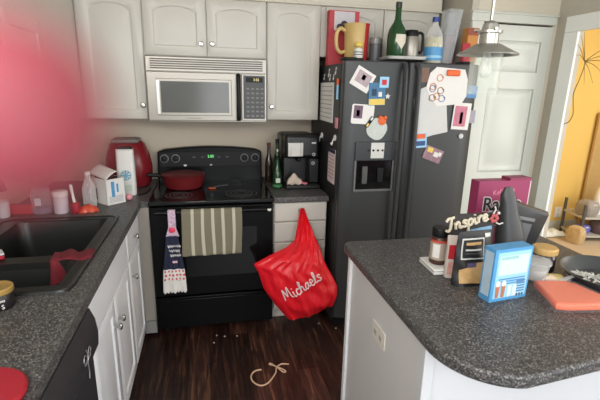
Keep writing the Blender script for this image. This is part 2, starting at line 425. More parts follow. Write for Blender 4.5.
struct('trim_corner_filler', B().box(-.028, .043, -.645, -.63, .115, .874), mat('grey_beige_filler', S(160, 152, 142), .6, var=.03))
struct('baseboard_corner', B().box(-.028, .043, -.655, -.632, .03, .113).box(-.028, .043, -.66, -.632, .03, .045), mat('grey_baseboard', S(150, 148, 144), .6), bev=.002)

# worktops
b = B()
SX0, SX1, SY0, SY1 = -.585, -.075, -1.785, -.955      # hole for the sink
for (x0, x1, y0, y1) in ((-.668, SX0, -2.95, -.002), (SX1, 0, -2.95, -.65), (SX0, SX1, -2.95, SY0), (SX0, SX1, SY1, -.002), (SX1, .042, -.65, -.002)):
    b.box(x0, x1, y0, y1, .876, .914)
o = b.obj('countertop', COUNTER, bev=0); tag(o, 'speckled grey laminate countertop holding the black sink', 'countertop')
o = B().box(.805, 1.172, -.66, -.002, .876, .914).obj('countertop', COUNTER, bev=.006); tag(o, 'short speckled grey countertop under the coffee maker', 'countertop')
t = None

# ------------------------------------------------------------------ sink
t = thing('sink', 'black double-bowl drop-in kitchen sink in the left countertop', 'sink', (0, 0, .9145))
SINK = mat('black_composite_sink', S(30, 31, 30), .35, var=.12, scale=160)
b = B()
X0, X1, Y0, Y1 = -.605, -.06, -1.80, -.935
def ring(x0, x1, y0, y1, z, r): return [(x, y, z) for x, y in rrect(x1-x0, y1-y0, r, 5, (x0+x1)/2, (y0+y1)/2)]
DIV = -1.50
for (y0, y1) in ((DIV+.025, Y1-.04), (Y0+.045, DIV-.025)):
    b.loops([ring(X0+.075, X1-.045, y0, y1, .006, .05), ring(X0+.08, X1-.05, y0+.005, y1-.005, -.01, .05), ring(X0+.09, X1-.06, y0+.015, y1-.015, -.18, .06), ring(X0+.16, X1-.13, y0+.08, y1-.08, -.19, .06)], cap0=False)
# rim as strips round the bowls
n = 24
def strip(ra, rb):
    b.loops([ra, rb], cap0=False, cap1=False)
b.box(X0+.005, X0+.082, Y0+.01, Y1-.01, -.0, .0065); b.box(X1-.052, X1-.005, Y0+.01, Y1-.01, 0, .0065)
b.box(X0+.07, X1-.04, Y0+.003, Y0+.052, 0, .0064); b.box(X0+.07, X1-.04, Y1-.048, Y1-.003, 0, .0064); b.box(X0+.07, X1-.04, DIV-.032, DIV+.032, -.02, .0062)
b.loops([ring(X0, X1, Y0, Y1, 0, .05), ring(X0+.002, X1-.002, Y0+.002, Y1-.002, .008, .05), ring(X0+.012, X1-.012, Y0+.012, Y1-.012, .011, .045), ring(X0+.02, X1-.02, Y0+.02, Y1-.02, .006, .04)], cap0=False, cap1=False)
b.obj('basin', SINK, t, fixn=False)
for y in (-1.24, -1.65):
    B().lathe([(.04, 0), (.042, .003), (.03, .003), (.028, 0)], (-.34, y, -.1895), 20).obj('drain', CHROME, t)['label'] = 'steel drain strainer'
b = B().lathe([(.028, 0), (.028, .02), (.018, .03), (.016, .2)], (-.565, -1.36, .007), 16)
b.tube([(-.565, -1.36, .2), (-.56, -1.36, .28), (-.50, -1.36, .33), (-.42, -1.36, .30), (-.40, -1.36, .25)], .012, 10, smooth=5)
b.obj('faucet', BLACKM, t)
# dark red dish cloth over the sink divider
def fn(u, v):
    x = -.215+.145*u+.01*sin(v*5); s = (v-.5)*.36; yy = DIV+.02+(min(max(s, -.045), .045)); z = .0325-(max(0, abs(s)-.045))*1.0
    return (x, yy-.012*sin(u*9+v*3)-(.02 if s < 0 else -.02)*min(1, max(0, abs(s)-.045)*10), .9145+z-.022+.004*sin(u*14+v*4))
o = B().grid(fn, 20, 28).obj('dish_cloth', REDCLOTH, solid=.006, angle=80); tag(o, 'dark red dish cloth draped over the divider of the black sink', 'cloth')
t = thing('scrub_sponge', 'red and white sponge at the left edge of the sink divider', 'sponge', (-.44, -1.49, .923), R(30))
B().box(-.055, .055, -.03, .03, 0, .018).obj('sponge_pad', REDSIL, t, bev=.006); B().box(-.055, .055, -.03, .03, .0185, .026).obj('scrub_layer', PAPERG, t, bev=.003)

# ------------------------------------------------------------------ dishwasher
t = thing('dishwasher', 'black built-in dishwasher under the left countertop', 'dishwasher', (0, -1.822, 0), R(90))
# local: x runs along +y of the room, so shift to start at y=-2.42
t.location = (-.03, -2.43, 0)
B().box(0, .6, .0, .57, .1, .872).obj('tub', BLACKM, t)
prof = [(0, .70), (-.035, .705), (-.046, .73), (-.05, .78), (-.044, .83), (-.03, .868), (0, .872)]
DWM = mat('charcoal_dishwasher', S(46, 47, 50), .5, var=.08, scale=20)
B().loops([[(x, y, z) for y, z in prof] for x in (.002, .598)]).obj('control_panel', DWM, t)
B().box(.002, .598, -.026, -.001, .15, .692).obj('door', DWM, t, bev=.006)
B().box(.0, .6, .05, .56, 0.0, .1).obj('toe_kick', BLACKM, t)
b = B(); MS = mat('silver_wire', S(200, 200, 204), .3, .8)
tw = t = thing('wire_ornament', 'small silver wire ornament stuck on the black dishwasher front', 'ornament', (.0225, -1.985, .775), R(90))
b = B().tube([(0, 0, .045), (.006, -.003, .02), (-.004, -.003, -.01), (.004, -.002, -.05), (-.002, -.002, -.085)], .0022, 6, smooth=4)
for s in (-1, 1):
    for q, dz in ((.05, .02), (.042, -.015)): b.tube([(0, -.003, .01), (s*q*.6, -.003, .02+dz), (s*q, -.003, .01+dz*.6), (s*q*.6, -.003, dz*.3), (0, -.003, .002)], .0018, 6, smooth=4)
b.obj('wire_body', MS, t); tw.scale = (.75, .75, .75)

# ------------------------------------------------------------------ range
t = thing('stove', 'black electric range with glass cooktop under the microwave', 'stove', (RX0, 0, 0))
W = RX1-RX0
B().box(.002, W-.002, -.64, -.004, .06, .885).obj('body', BLACK, t)
B().box(.0, W, -.675, -.05, .888, .9145).obj('cooktop', GLASSTOP, t, bev=.006)
BURN = mat('grey_burner_ring', S(74, 74, 74), .35, var=.1)
for (x, y, r) in ((.17, -.52, .085), (.565, -.52, .105), (.17, -.21, .105), (.565, -.21, .085)):
    b = B()
    for rr in (r, r*.72, r*.42): b.lathe([(rr, 0), (rr, .0006), (rr-.008, .0006), (rr-.008, 0)], (x, y, .915), 36, caps=(0, 0))
    b.obj('burner', BURN, t)
# backguard with an arched top
pr = [(0, .9), (W, .9)]
for k in range(17):
    u = k/16; x = W-.004-(W-.008)*u
    z = 1.137+.028*(1-(2*u-1)**2)
    if k in (0, 16): z -= .012
    pr.append((x, z))
B().prism(pr, .02, .085, 0, FY).obj('backguard', BLACK, t, bev=.008)
B().box(.02, W-.02, -.0875, -.085, 1.02, 1.125).obj('control_panel', BLACKM, t, bev=.001)
for x in (.052, .13, .625, .705):
    k = B().lathe([(.03, 0), (.03, .002), (.0245, .003)], M=FY, n=24).obj('dial_ring', mat('grey_dial_print', S(120, 120, 120), .6), t, (x, -.0876, 1.08))
    B().lathe([(.024, 0), (.022, .018), (.018, .021), (.001, .021)], M=FY, n=20).box(-.004, .004, -.027, -.018, -.018, .018).obj('dial_knob', BLACKM, k, (0, -.0025, 0))
d = B().box(-.05, .05, -.0895, -.0877, -.016, .018).obj('clock_display', GLASSTOP, t, (W/2, 0, 1.09))
text('clock_digits', '2:55', .026, GREENLED, d, (0, -.0898, .003))
for k in range(5):
    if k != 2: B().box(-.01, .01, -.0892, -.0877, -.004, .004).obj('button', GREYPLAS, t, (W/2+(k-2)*.06-.0, 0, 1.088))
od = B().box(.006, W-.006, -.687, -.642, .295, .882).obj('oven_door', BLACK, t, bev=.006)
B().box(.11, W-.11, -.6885, -.687, .42, .74).obj('oven_window', GLASSTOP, od, bev=.001)
hd = B().tube([(.045, -.735, .862), (W-.045, -.735, .862)], .0125, 12)
for x in (.07, W-.07): hd.box(x-.012, x+.012, -.735, -.687, .853, .871)
hd.obj('oven_handle', BLACK, od)
B().box(.006, W-.006, -.685, -.642, .065, .283).box(.04, W-.04, -.695, -.683, .255, .27).obj('storage_drawer', BLACK, t, bev=.005)
for x in (.05, W-.05):
    for y in (-.58, -.08): B().lathe([(.02, 0), (.016, .06)], (x, y, 0.0), 12).obj('foot', BLACKM, t)
# tiny magnets on the range
def butterfly(name, label, x, y, z, s, m, rotz=0):
    b = B()
    for q in (-1, 1):
        card(b, s*.9, s*.8, .002, 0, q*.5, q*s*.45, s*.2, 0, s*.25); card(b, s*.6, s*.5, .002, 0, -q*.4, q*s*.35, -s*.35, 0, s*.15)
    b.tube([(0, -.003, -s*.5), (0, -.003, s*.5)], s*.09, 6)
    o = b.obj(name, m, None, (x, y, z), (0, 0, rotz)); return tag(o, label, 'magnet')
butterfly('butterfly_magnet', 'white butterfly magnet on the stove panel above the red pan', .24, -.0895, 1.028, .012, PAPER)
butterfly('butterfly_magnet', 'small white butterfly magnet at the middle of the stove panel below the clock', .424, -.0895, 1.03, .009, PAPERG)
butterfly('butterfly_magnet', 'white heart-like butterfly magnet at the right end of the oven door handle', .762, -.7495, .862, .013, PAPER)

# ------------------------------------------------------------------ microwave
t = thing('microwave', 'stainless over-the-range microwave with vent slats', 'microwave', (.043, 0, 0))
W = .758
B().box(0, W, -.352, -.004, 1.362, 1.764).obj('case', STEEL, t, bev=.003)
b = B().box(.004, W-.004, -.366, -.353, 1.676, 1.762)
b.obj('vent_grille', STEEL, t, bev=.002)
b = B()
for i in range(5): b.box(.03, W-.03, -.368, -.3662, 1.69+i*.0135, 1.697+i*.0135)
b.obj('vent_slot', mat('dark_vent_gap', S(74, 72, 68), .6), t)
d = B().box(.004, .585, -.375, -.353, 1.372, 1.672).obj('door', STEEL, t, bev=.004)
B().box(.06, .525, -.381, -.375, 1.405, 1.632).obj('window_frame', STEEL, d, bev=.004)
B().box(.085, .508, -.3825, -.3812, 1.423, 1.616).obj('window_pane', DARKGLASS, d)
B().box(.062, .078, -.386, -.381, 1.415, 1.62).obj('glare_strip', mat('painted_glare', S(226, 226, 224), .3, .3), d)  # near-white strip painted as a glare beside the window
hb = B().tube([(.568, -.375, 1.385), (.568, -.405, 1.40), (.568, -.412, 1.52), (.568, -.405, 1.645), (.568, -.375, 1.66)], .0135, 10, smooth=4)
hb.obj('handle', BLACKM, d)
cp = B().box(.59, W-.004, -.372, -.353, 1.372, 1.672).obj('control_panel', STEEL, t, bev=.003)
B().box(.602, W-.016, -.3738, -.3722, 1.386, 1.662).obj('keypad', GREYPLAS, cp)
q = B().box(.618, W-.03, -.3748, -.3739, 1.62, 1.652).obj('clock_display', BLACKM, cp)
text('clock_digits', '2:55', .022, mat('amber_digits', S(235, 220, 150), .5, emit=.9), q, (.685, -.375, 1.636))
b = B()
for r in range(7):
    for c in range(4): b.box(.622+c*.031, .640+c*.031, -.3745, -.3737, 1.40+r*.029, 1.411+r*.029)
b.obj('key_print', mat('pale_key_print', S(128, 128, 126), .6), cp)
B().box(.24, .33, -.3757, -.3748, 1.386, 1.3895).obj('maker_mark', mat('grey_mark', S(120, 116, 110), .5), d)

# ------------------------------------------------------------------ fridge
FX0, FX1, FYF = 1.192, 2.07, -.80
t = thing('fridge', 'black side-by-side refrigerator covered in notes and magnets', 'refrigerator', (FX0, 0, 0))
W = FX1-FX0; DV = .405
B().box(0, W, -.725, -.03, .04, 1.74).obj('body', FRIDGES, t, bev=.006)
def fdoor(x0, x1, bulge=.006):
    n = 10; pts = [(x0, -.735)]
    for k in range(n+1):
        u = k/n; pts.append((x0+(x1-x0)*u, FYF+.0-bulge*(1-(2*u-1)**2)+(.018 if k in (0, n) else 0)))
    pts.append((x1, -.735)); return pts
fd = B().prism([(x, y) for x, y in fdoor(0, DV-.003)], .09, 1.755).obj('freezer_door', FRIDGE, t, bev=.008)
rd = B().prism([(x, y) for x, y in fdoor(DV+.003, W)], .09, 1.755).obj('fridge_door', FRIDGE, t, bev=.008)
for dd, x in ((fd, DV-.042), (rd, DV+.042)):
    s = -1 if x < DV else 1
    b = B().tube([(x, -.80, 1.735), (x, -.832, 1.70), (x+s*.0, -.845, 1.4), (x, -.845, .95), (x, -.832, .50), (x, -.80, .48)], .0155, 10, smooth=5, flat=1.2)
    b.obj('handle', mat('grey_black_handle', S(60, 62, 63), .3), dd)
B().box(.02, W-.02, -.74, -.60, .0, .085).obj('toe_grille', BLACKM, t)
for x in (.042, W-.07): B().box(x-.04, x+.04, -.77, -.68, 1.7555, 1.772).obj('hinge_cover', BLACKM, t, bev=.006)
# dispenser
dx0, dx1, dz0, dz1 = .085, .345, .975, 1.285
dp = B().box(dx0, dx1, -.815, -.806, dz1-.115, dz1).obj('dispenser_panel', mat('dark_dispenser_panel', S(48, 50, 54), .4), fd, bev=.002)
b = B().box(dx0, dx0+.012, -.815, -.80, dz0, dz1-.115).box(dx1-.012, dx1, -.815, -.80, dz0, dz1-.115).box(dx0, dx1, -.816, -.80, dz0, dz0+.014)
b.obj('dispenser_frame', mat('grey_frame_plastic', S(104, 106, 108), .4), fd, bev=.002)
B().box(dx0+.012, dx1-.012, -.8085, -.8065, dz0+.014, dz1-.115).obj('dispenser_cavity', GLASSTOP, fd)
B().box(dx0+.05, dx0+.085, -.822, -.809, dz0+.05, dz0+.16).obj('water_lever', GREYPLAS, fd, bev=.004)
B().box(dx0+.15, dx0+.19, -.82, -.809, dz0+.06, dz0+.15).obj('ice_lever', BLACKM, fd, bev=.004)
B().box(dx1-.004, dx1+.004, -.818, -.806, dz0, dz1).obj('edge_strip', CHROME, fd)
B().box(dx0+.10, dx0+.185, -.8165, -.8152, dz1-.10, dz1-.005).obj('control_sticker', PALE, dp)
for k in range(4): B().lathe([(.007, 0), (.006, .003)], M=FY, n=10).obj('button', BLACKM, dp, (dx0+.085+k*.03, -.8167, dz1-.052))

# ---- things stuck to the fridge front
FF = -.8075
def flat(name, label, cat, x, z, w, h, m, ang=0, t=.0015, extra=(), y=FF, r=0, rotz=0, group=None):
    o = thing(name, label, cat, (x, y, z), rotz, group)
    card(B(), w, h, t, 0, ang, r=r).obj('sheet', m, o)
    c, s = cos(ang), sin(ang)
    for (nm, ex, ez, ew, eh, em) in extra:
        card(B(), ew, eh, .0006, 0, ang, ex*c-ez*s, ex*s+ez*c, -t).obj(nm, em, o)
    return o
P0, P1, P2, P3, P4, P5 = MIX
flat('photo_card', 'white tilted photo card at the top left of the freezer door', 'card', 1.30, 1.648, .125, .115, PAPER, R(-28),
     extra=[('picture', 0, .006, .09, .07, mat('grey_pink_photo', S(176, 158, 164), .6, var=.35, scale=50)), ('figure', .0, .012, .022, .03, mat('dim_figure_print', S(84, 74, 86), .7, var=.4, scale=90))])
flat('greeting_card', 'blue printed card overlapping the white tilted photo card', 'card', 1.393, 1.567, .105, .13, mat('deep_blue_card', S(58, 112, 150), .5, var=.15, scale=30), R(2), .0012, y=FF-.0032,
     extra=[('picture', .0, -.045, .1, .035, YELLOWP), ('figure', -.018, .01, .03, .04, mat('dark_blue_print', S(30, 60, 90), .6)), ('emblem', .02, -.002, .022, .028, PAPER)])
flat('apple_magnet', 'small square magnet with a red apple near the top of the freezer door', 'magnet', 1.432, 1.635, .058, .062, LBLUE, 0, .004, y=FF-.005,
     extra=[('apple', 0, 0, .03, .03, STRAW)])
o = B(); o.prism([(.018*cos(a*pi/5+.3)*(1 if a % 2 == 0 else .45), .018*sin(a*pi/5+.3)*(1 if a % 2 == 0 else .45)) for a in range(10)], 0, .004, 0, FY)
tag(o.obj('star_magnet', PAPER, None, (1.462, FF-.001, 1.555)), 'small white star magnet at right of the blue card', 'magnet')
flat('photo_card', 'white rounded card with a small dark photo in the middle of the freezer door', 'card', 1.312, 1.449, .14, .115, PAPER, R(-3), r=.012,
     extra=[('photo', -.03, .012, .055, .075, mat('mauve_photo', S(110, 84, 104), .6, var=.5, scale=60)), ('figure', -.03, .005, .02, .035, ORANGE)])
o = thing('clip_magnet', 'thin black and white stick magnet tilted below the rounded photo card', 'magnet', (1.358, FF-.003, 1.405), 0)
card(B(), .022, .07, .004, 0, R(-35)).obj('body', BLACKM, o); card(B(), .012, .02, .001, 0, R(-35), .012, .018, -.004).obj('tip', PAPER, o); card(B(), .012, .02, .001, 0, R(-35), -.013, -.018, -.004).obj('tip', YELLOWP, o)
flat('round_card', 'pale rounded paper with an orange magnet just above the water dispenser', 'card', 1.408, 1.362, .125, .125, mat('pale_green_paper', S(196, 202, 196), .8, var=.15, scale=40), R(-32), .0015, y=FF-.001, r=.05)
o = B(); o.lathe([(.026, 0), (.026, .004), (.02, .007)], M=FY, n=12); o.sphere((-.016, -.004, .02), .012, 8); o.sphere((.018, -.004, .018), .012, 8)
tag(o.obj('animal_magnet', ORANGE, None, (1.437, FF-.004, 1.412)), 'orange magnet holding the pale rounded paper above the dispenser', 'magnet')
# right door
flat('brown_photo', 'small brown photo at the top left of the right fridge door', 'photo', 1.692, 1.683, .055, .085, mat('brown_photo_print', S(120, 92, 78), .6, var=.3, scale=50), R(2))
o = thing('paper_sheet', 'large plain white paper sheet curling on the right fridge door', 'paper', (1.765, FF-.001, 1.455))
b = B(); b.prism([(-.13, .09), (-.11, .14), (-.05, .165), (.0, .16), (.08, .13), (.118, -.11), (.02, -.13), (-.1, -.165), (-.118, -.15)], 0, .0015, 0, FY); b.obj('sheet', mat('soft_grey_sheet', S(206, 206, 204), .8, var=.06, scale=14), o)
o = thing('child_drawing', 'white paper with colourful scribbles under an orange clip on the right fridge door', 'drawing', (1.845, FF-.0035, 1.617))
b = B(); b.prism([(-.12, .08), (-.08, .115), (.11, .105), (.135, .05), (.14, -.05), (.11, -.1), (-.06, -.115), (-.1, -.07), (-.14, -.01)], 0, .0015, 0, FY); b.obj('sheet', PAPER, o)
DRAWM = [mat('scribble_orange', S(214, 140, 96), .8), mat('scribble_blue', S(120, 136, 176), .8), mat('scribble_brown', S(150, 110, 86), .8)]
for k in range(7):
    cx = -.1+.11*random.random(); cz = -.08+.16*random.random()
    B().tube([(cx+.018*cos(a*1.3)*(1+.3*a/6), -.0022, cz+.02*sin(a*1.3)) for a in range(7)], .0026, 5, smooth=3).obj('scribble', DRAWM[k % 3], o)
b = B().box(-.045, .045, -.014, 0, -.018, .018); tag(b.obj('clip_magnet', ORANGE, None, (1.875, FF-.006, 1.70), bev=.008), 'orange clip magnet at the top edge of the scribbled drawing', 'magnet')
flat('pink_photo', 'white-bordered pink photo at the right of the large plain sheet', 'photo', 1.965, 1.442, .12, .165, PAPER, R(-3), .0015, y=FF-.0055,
     extra=[('picture', -.008, .0, .085, .125, mat('pink_photo_print', S(196, 120, 140), .6, var=.35, scale=40)), ('figure', .0, -.01, .02, .07, mat('pale_pink_print', S(224, 190, 196), .6))])
flat('blue_photo', 'blue photo at the upper right corner of the fridge behind the lamp glass', 'photo', 2.02, 1.592, .075, .075, mat('blue_photo_print', S(96, 140, 186), .6, var=.3, scale=40), R(-4))
flat('small_note', 'little grey note at the right edge of the fridge beside the pink photo', 'note', 2.046, 1.44, .04, .08, mat('lilac_grey_note', S(160, 156, 168), .7, var=.2, scale=40), 0)
flat('beach_photo', 'small photo with orange top at the lower corner of the large sheet', 'photo', 1.705, 1.292, .08, .09, LBLUE, R(4), .0015, y=FF-.003,
     extra=[('picture', 0, -.018, .06, .03, mat('dark_blue_print2', S(50, 80, 130), .6)), ('top_print', 0, .026, .06, .03, ORANGE)])
flat('butterfly_photo', 'tilted picture tile of pale butterflies low on the right fridge door', 'photo', 1.80, 1.203, .13, .085, mat('mauve_print', S(150, 118, 130), .6, var=.5, scale=45), R(-20), .003,
     extra=[('picture', -.03, .02, .04, .03, YELLOWP), ('picture', .02, .005, .035, .03, PAPER), ('picture', .045, .015, .02, .025, PAPER)])
tag(B().lathe([(.017, 0), (.016, .005), (.010, .007)], M=FY, n=16).obj('round_magnet', PAPERG, None, (1.982, FF, 1.318)), 'round white magnet low on the right fridge door', 'magnet')
# left side of the fridge (faces -x)
FS = FX0-.001; RS = R(-90)
flat('notepad', 'white lined notepad on the upper left side of the fridge', 'notepad', FS, 1.505, .30, .25, PAPER, 0, .006, y=-.45, rotz=RS,
     extra=[('ruled_line', 0, .1-.028*k, .27, .004, mat('grey_rule', S(150, 150, 152), .8)) for k in range(8)])
for k, (yy, z, s) in enumerate(((-.47, 1.675, .024), (-.62, 1.685, .02), (-.36, 1.655, .018), (-.50, 1.65, .018), (-.58, 1.652, .016))):
    b = B().lathe([(s*.5, 0), (s*.5, .003)], M=FY, n=10).box(s*.3, s*.5, -.003, 0, 0, s*1.6).box(s*.3, s*1.1, -.003, 0, s*1.3, s*1.7)
    tag(b.obj('note_magnet', PAPER, None, (FS, yy, z), (0, 0, RS)), 'white music-note magnet on the fridge side above the notepad', 'magnet', 'music-note magnets above the notepad')
o = thing('marker_pen', 'blue marker pen with an orange cap clipped to the fridge side', 'pen', (FS-.008, -.70, 1.53), RS)
B().lathe([(.007, 0), (.007, .08), (.005, .085)], n=10).obj('barrel', LBLUE, o, (0, 0, 0)); B().lathe([(.008, .0), (.008, .035)], n=10).obj('cap', ORANGE, o, (0, 0, .0855))
tag(B().box(-.025, .025, -.008, 0, -.035, .03).obj('square_magnet', PINK, None, (FS, -.695, 1.39), (0, 0, RS), bev=.005), 'pinkish magnet beside the lower corner of the notepad', 'magnet')
for yy, z, lb in ((-.36, 1.275, 'white hook magnet on the fridge side nearest the coffee maker'), (-.67, 1.293, 'white hook magnet above the calendar strip on the fridge side')):
    o = thing('hook_magnet', lb, 'magnet', (FS, yy, z), RS)
    B().lathe([(.02, 0), (.018, .008), (.008, .01)], n=14, M=FY).obj('base', PAPER, o); B().tube([(0, -.008, .0), (0, -.016, -.02), (0, -.022, -.045), (0, -.028, -.03)], .0045, 6, smooth=3).obj('hook', PAPER, o)
flat('calendar_strip', 'narrow pink-white calendar strip with blue top on the fridge side', 'calendar', FS, 1.105, .15, .22, mat('pink_white_paper', S(222, 204, 204), .8), 0, .003, y=-.615, rotz=RS,
     extra=[('header', 0, .098, .15, .025, NAVY)]+[('ruled_line', 0, .07-.024*k, .12, .006, mat('rose_rule', S(180, 150, 156), .8)) for k in range(7)])

# ---- things on top of the fridge
ZT = 1.757
o = thing('carton', 'red carton with dark berries printed on top, left end of the fridge top', 'carton', (1.293, -.40, ZT-.016))
B().box(-.10, .10, -.03, .03, 0, .335).obj('box', mat('red_carton', S(186, 62, 72), .6, var=.06), o)
B().box(-.068, .07, -.0312, -.0302, .215, .33).obj('top_picture', mat('pale_grey_print', S(200, 196, 200), .6, var=.1), o)
b = B()
for (x, z, r) in ((-.03, .235, .022), (.0, .25, .026), (.032, .24, .024), (.05, .225, .018)): b.lathe([(r, 0), (r*.9, .0015)], (0, 0, 0), 12, 0, Matrix.Translation((x, -.0313, z)) @ FY)
b.obj('berry_print', mat('dark_berry', S(58, 44, 56), .5), o)
o = thing('pitcher', 'yellow plastic pitcher with a red stripe and handle on the fridge top', 'pitcher', (1.345, -.53, ZT-.016))
b = B()
prof = [(.068, 0), (.07, .01), (.074, .12), (.08, .238), (.083, .243), (.078, .243), (.07, .12), (.065, .012), (.001, .01)]
n = 32; vs = []
b.lathe(prof, n=n, caps=(1, 0))
m0 = b.m
for i, f in enumerate(b.f):
    c = sum((b.v[k] for k in f), Vector())/len(f); a = math.atan2(c.y, c.x)
    if -1.2 < a < .35 and c.length > .05 and i < n*4: b.m[i] = 1
b.obj('vessel', [PITCH, mat('red_pitcher_stripe', S(196, 52, 60), .4)], o)
B().tube([(-.07, 0, .20), (-.105, 0, .215), (-.13, 0, .185), (-.128, 0, .11), (-.105, 0, .075), (-.072, 0, .08)], .012, 10, smooth=5).obj('handle', PITCH, o)
o = thing('squeeze_bottle', 'small white bottle with yellow cap in front of the yellow pitcher', 'bottle', (1.32, -.65, ZT-.016))
B().lathe([(.034, 0), (.034, .03), (.03, .034)], n=18).obj('base', BLACKM, o); B().lathe([(.026, .035), (.028, .05), (.024, .085), (.014, .095)], n=18).obj('body', PAPER, o)
for z in (.052, .066): B().lathe([(.0287, z), (.0282, z+.005)], n=18, caps=(0, 0)).obj('label_line', GREYPLAS, o)
B().lathe([(.016, .096), (.026, .104), (.026, .118), (.018, .128), (.001, .13)], n=18).obj('cap', YELLOWP, o)
o = thing('tumbler', 'dark grey insulated tumbler between pitcher and wire rack on the fridge top', 'tumbler', (1.464, -.56, ZT-.016))
B().lathe([(.034, 0), (.036, .01), (.037, .13)], n=24).obj('cup', mat('charcoal_steel', S(88, 92, 94), .4), o); B().lathe([(.0375, .131), (.037, .165), (.03, .17), (.001, .17)], n=24).obj('lid', mat('smoky_lid', S(134, 134, 130), .3), o)
o = thing('serving_tray', 'pale grey tray holding the green bottle on the fridge top', 'tray', (1.60, -.66, ZT+.0155), R(-4))
b = B(); b.loops([[(x, y, z) for x, y in rrect(.25*k, .24*k, .04, 5)] for k, z in ((.96, 0), (1.02, .012), (1.03, .016), (1.0, .016), (.94, .005))]); b.obj('tray', mat('pale_tray', S(196, 196, 192), .4), o)
o = thing('wire_rack', 'thin black wire rack standing beside the tumbler on the fridge top', 'rack', (1.51, -.50, ZT-.016))
b = B()
for x in (-.025, .02): b.tube([(x, 0, 0), (x, 0, .17)], .003, 6)
for z in (.05, .1, .165): b.tube([(-.025, 0, z), (.02, 0, z)], .0025, 6)
b.tube([(-.025, 0, .004), (-.025, .08, .004), (.02, .08, .004), (.02, 0, .004)], .003, 6); b.obj('frame', BLACKM, o)
TY = ZT+.0155+.006
o = thing('wine_bottle', 'tall dark green bottle with a cream label on the fridge-top tray', 'bottle', (1.545, -.69, TY), R(10))
B().lathe([(.051, 0), (.055, .006), (.056, .13), (.05, .165), (.026, .205), (.019, .225), (.017, .285)], n=28).obj('body', mat('green_wine_glass', S(34, 70, 40), .15, var=.1), o)
B().lathe([(.0185, .2855), (.0185, .318), (.012, .32), (.001, .32)], n=20).obj('cap', mat('dark_green_foil', S(36, 46, 40), .4), o)
b = B(); b.grid(lambda u, v: (.0568*sin((u-.5)*1.3*(1-v*.0)), -.0568*cos((u-.5)*1.3), .135-.085*v*(1-abs(u-.5)*1.1)), 12, 8); b.obj('label', mat('cream_label', S(214, 208, 190), .7, var=.15, scale=60), o, fixn=False)
o = thing('carafe', 'stainless thermal carafe with black lid on the fridge top', 'carafe', (1.662, -.645, TY))
B().lathe([(.047, 0), (.05, .01), (.05, .10), (.043, .135)], n=28).obj('body', STEEL, o)
B().lathe([(.044, .1355), (.046, .15), (.038, .172), (.001, .178)], n=24).box(-.065, -.03, -.012, .012, .15, .165).obj('lid', BLACKM, o)
B().tube([(.04, 0, .158), (.075, 0, .155), (.082, 0, .10), (.078, 0, .05), (.05, 0, .045)], .009, 8, smooth=4).obj('handle', BLACKM, o)
o = thing('oil_bottle', 'clear cooking oil bottle with blue cap and blue label on the fridge top', 'bottle', (1.822, -.64, ZT))
o.scale = (1.15, 1.15, 1.0)
B().lathe([(.048, 0), (.05, .008), (.048, .08), (.05, .12), (.045, .17), (.03, .21), (.016, .235), (.016, .25)], n=24).obj('bottle', CLEAR, o)
B().lathe([(.046, .004), (.047, .08), (.047, .125), (.042, .16), (.001, .16)], n=24).obj('oil', OIL, o)
B().lathe([(.0508, .02), (.0508, .10)], n=24, caps=(0, 0)).obj('label', BLUE, o); B().lathe([(.0512, .035), (.0512, .05)], n=24, caps=(0, 0)).obj('label_band', LBLUE, o)
B().lathe([(.018, .2505), (.018, .278), (.001, .279)], n=16).obj('cap', mat('blue_cap', S(40, 66, 140), .4), o)
o = thing('plastic_bin', 'tall milky clear plastic container beside the oil bottle on the fridge top', 'container', (1.93, -.60, ZT), R(-8), rot=(0, R(4), R(-8)))
b = B(); b.loops([[(x, y, z) for x, y in rrect(w, d, .012, 3)] for w, d, z in ((.075, .09, 0), (.095, .12, .325), (.105, .13, .33), (.09, .115, .33), (.07, .085, .004))]); b.obj('bin', CLEARM, o)
o = thing('red_pouch', 'small red packet between clear container and cartons on the fridge top', 'packet', (2.015, -.70, ZT)); b = B(); b.loops([[(x, y, z) for x, y in rrect(w, d, min(w, d)*.4, 3)] for w, d, z in ((.05, .05, 0), (.06, .05, .06), (.055, .008, .13))]); b.obj('packet', mat('deep_red_packet', S(170, 50, 60), .5), o)
card(B(), .025, .03, .001, 0, 0, 0, .06, -.03).obj('label', PAPER, o)
tag(B().box(-.035, .035, -.05, .05, 0, .215).box(-.035, .035, -.052, -.048, .1, .135).obj('carton', CARDB2, None, (2.015, -.47, ZT-.016), bev=.002), 'red-brown carton at the back right corner of the fridge top', 'carton')
o = thing('carton', 'orange-brown carton at the right end of the fridge top behind the lamp', 'carton', (2.062, -.68, ZT)); B().box(-.03, .045, -.0, .065, 0, .225).obj('box', CARDB, o, bev=.002); B().box(-.03, .045, -.0018, -.0002, .18, .222).obj('top_band', CARDB2, o)

# ------------------------------------------------------------------ towels on the oven door
HB = .862; HY = -.735
def drape(x0, x1, front, back, nu, mfn, wob=.004, flare=0):
    total = front+back+.05
    def fn(u, v):
        x = x0+(x1-x0)*u; s = v*total
        if s < back: y = HY+.0175; z = HB-(back-s)
        elif s < back+.05:
            a = (s-back)/.05*pi; y = HY+.0175*cos(a); z = HB+.0175*sin(a)
        else: y = HY-.0175-.006*sin((s-back)*8); z = HB-(s-back-.05)
        k = max(0, (s-back-.05)/front) if s > back else 0
        y -= wob*k*(1+sin(u*19+.6)+.5*sin(u*37))
        return (x+.006*sin(u*6+v*5)*k, y, z)
    return B().grid(fn, nu, 50, mfn=mfn)
def stripe(u, v):
    return 1 if any(abs(u-c) < .022 for c in (.18, .34, .51, .68, .86)) else 0
o = drape(.238, .594, .27, .24, 60, stripe).obj('striped_towel', [TOWELG, TOWELL], solid=.005, angle=80)
tag(o, 'olive grey towel with cream stripes folded over the oven door handle', 'towel')
o = thing('hanging_towel', 'navy hanging kitchen towel with crocheted top and strawberry hem on the oven handle', 'towel', (.190, HY, HB))
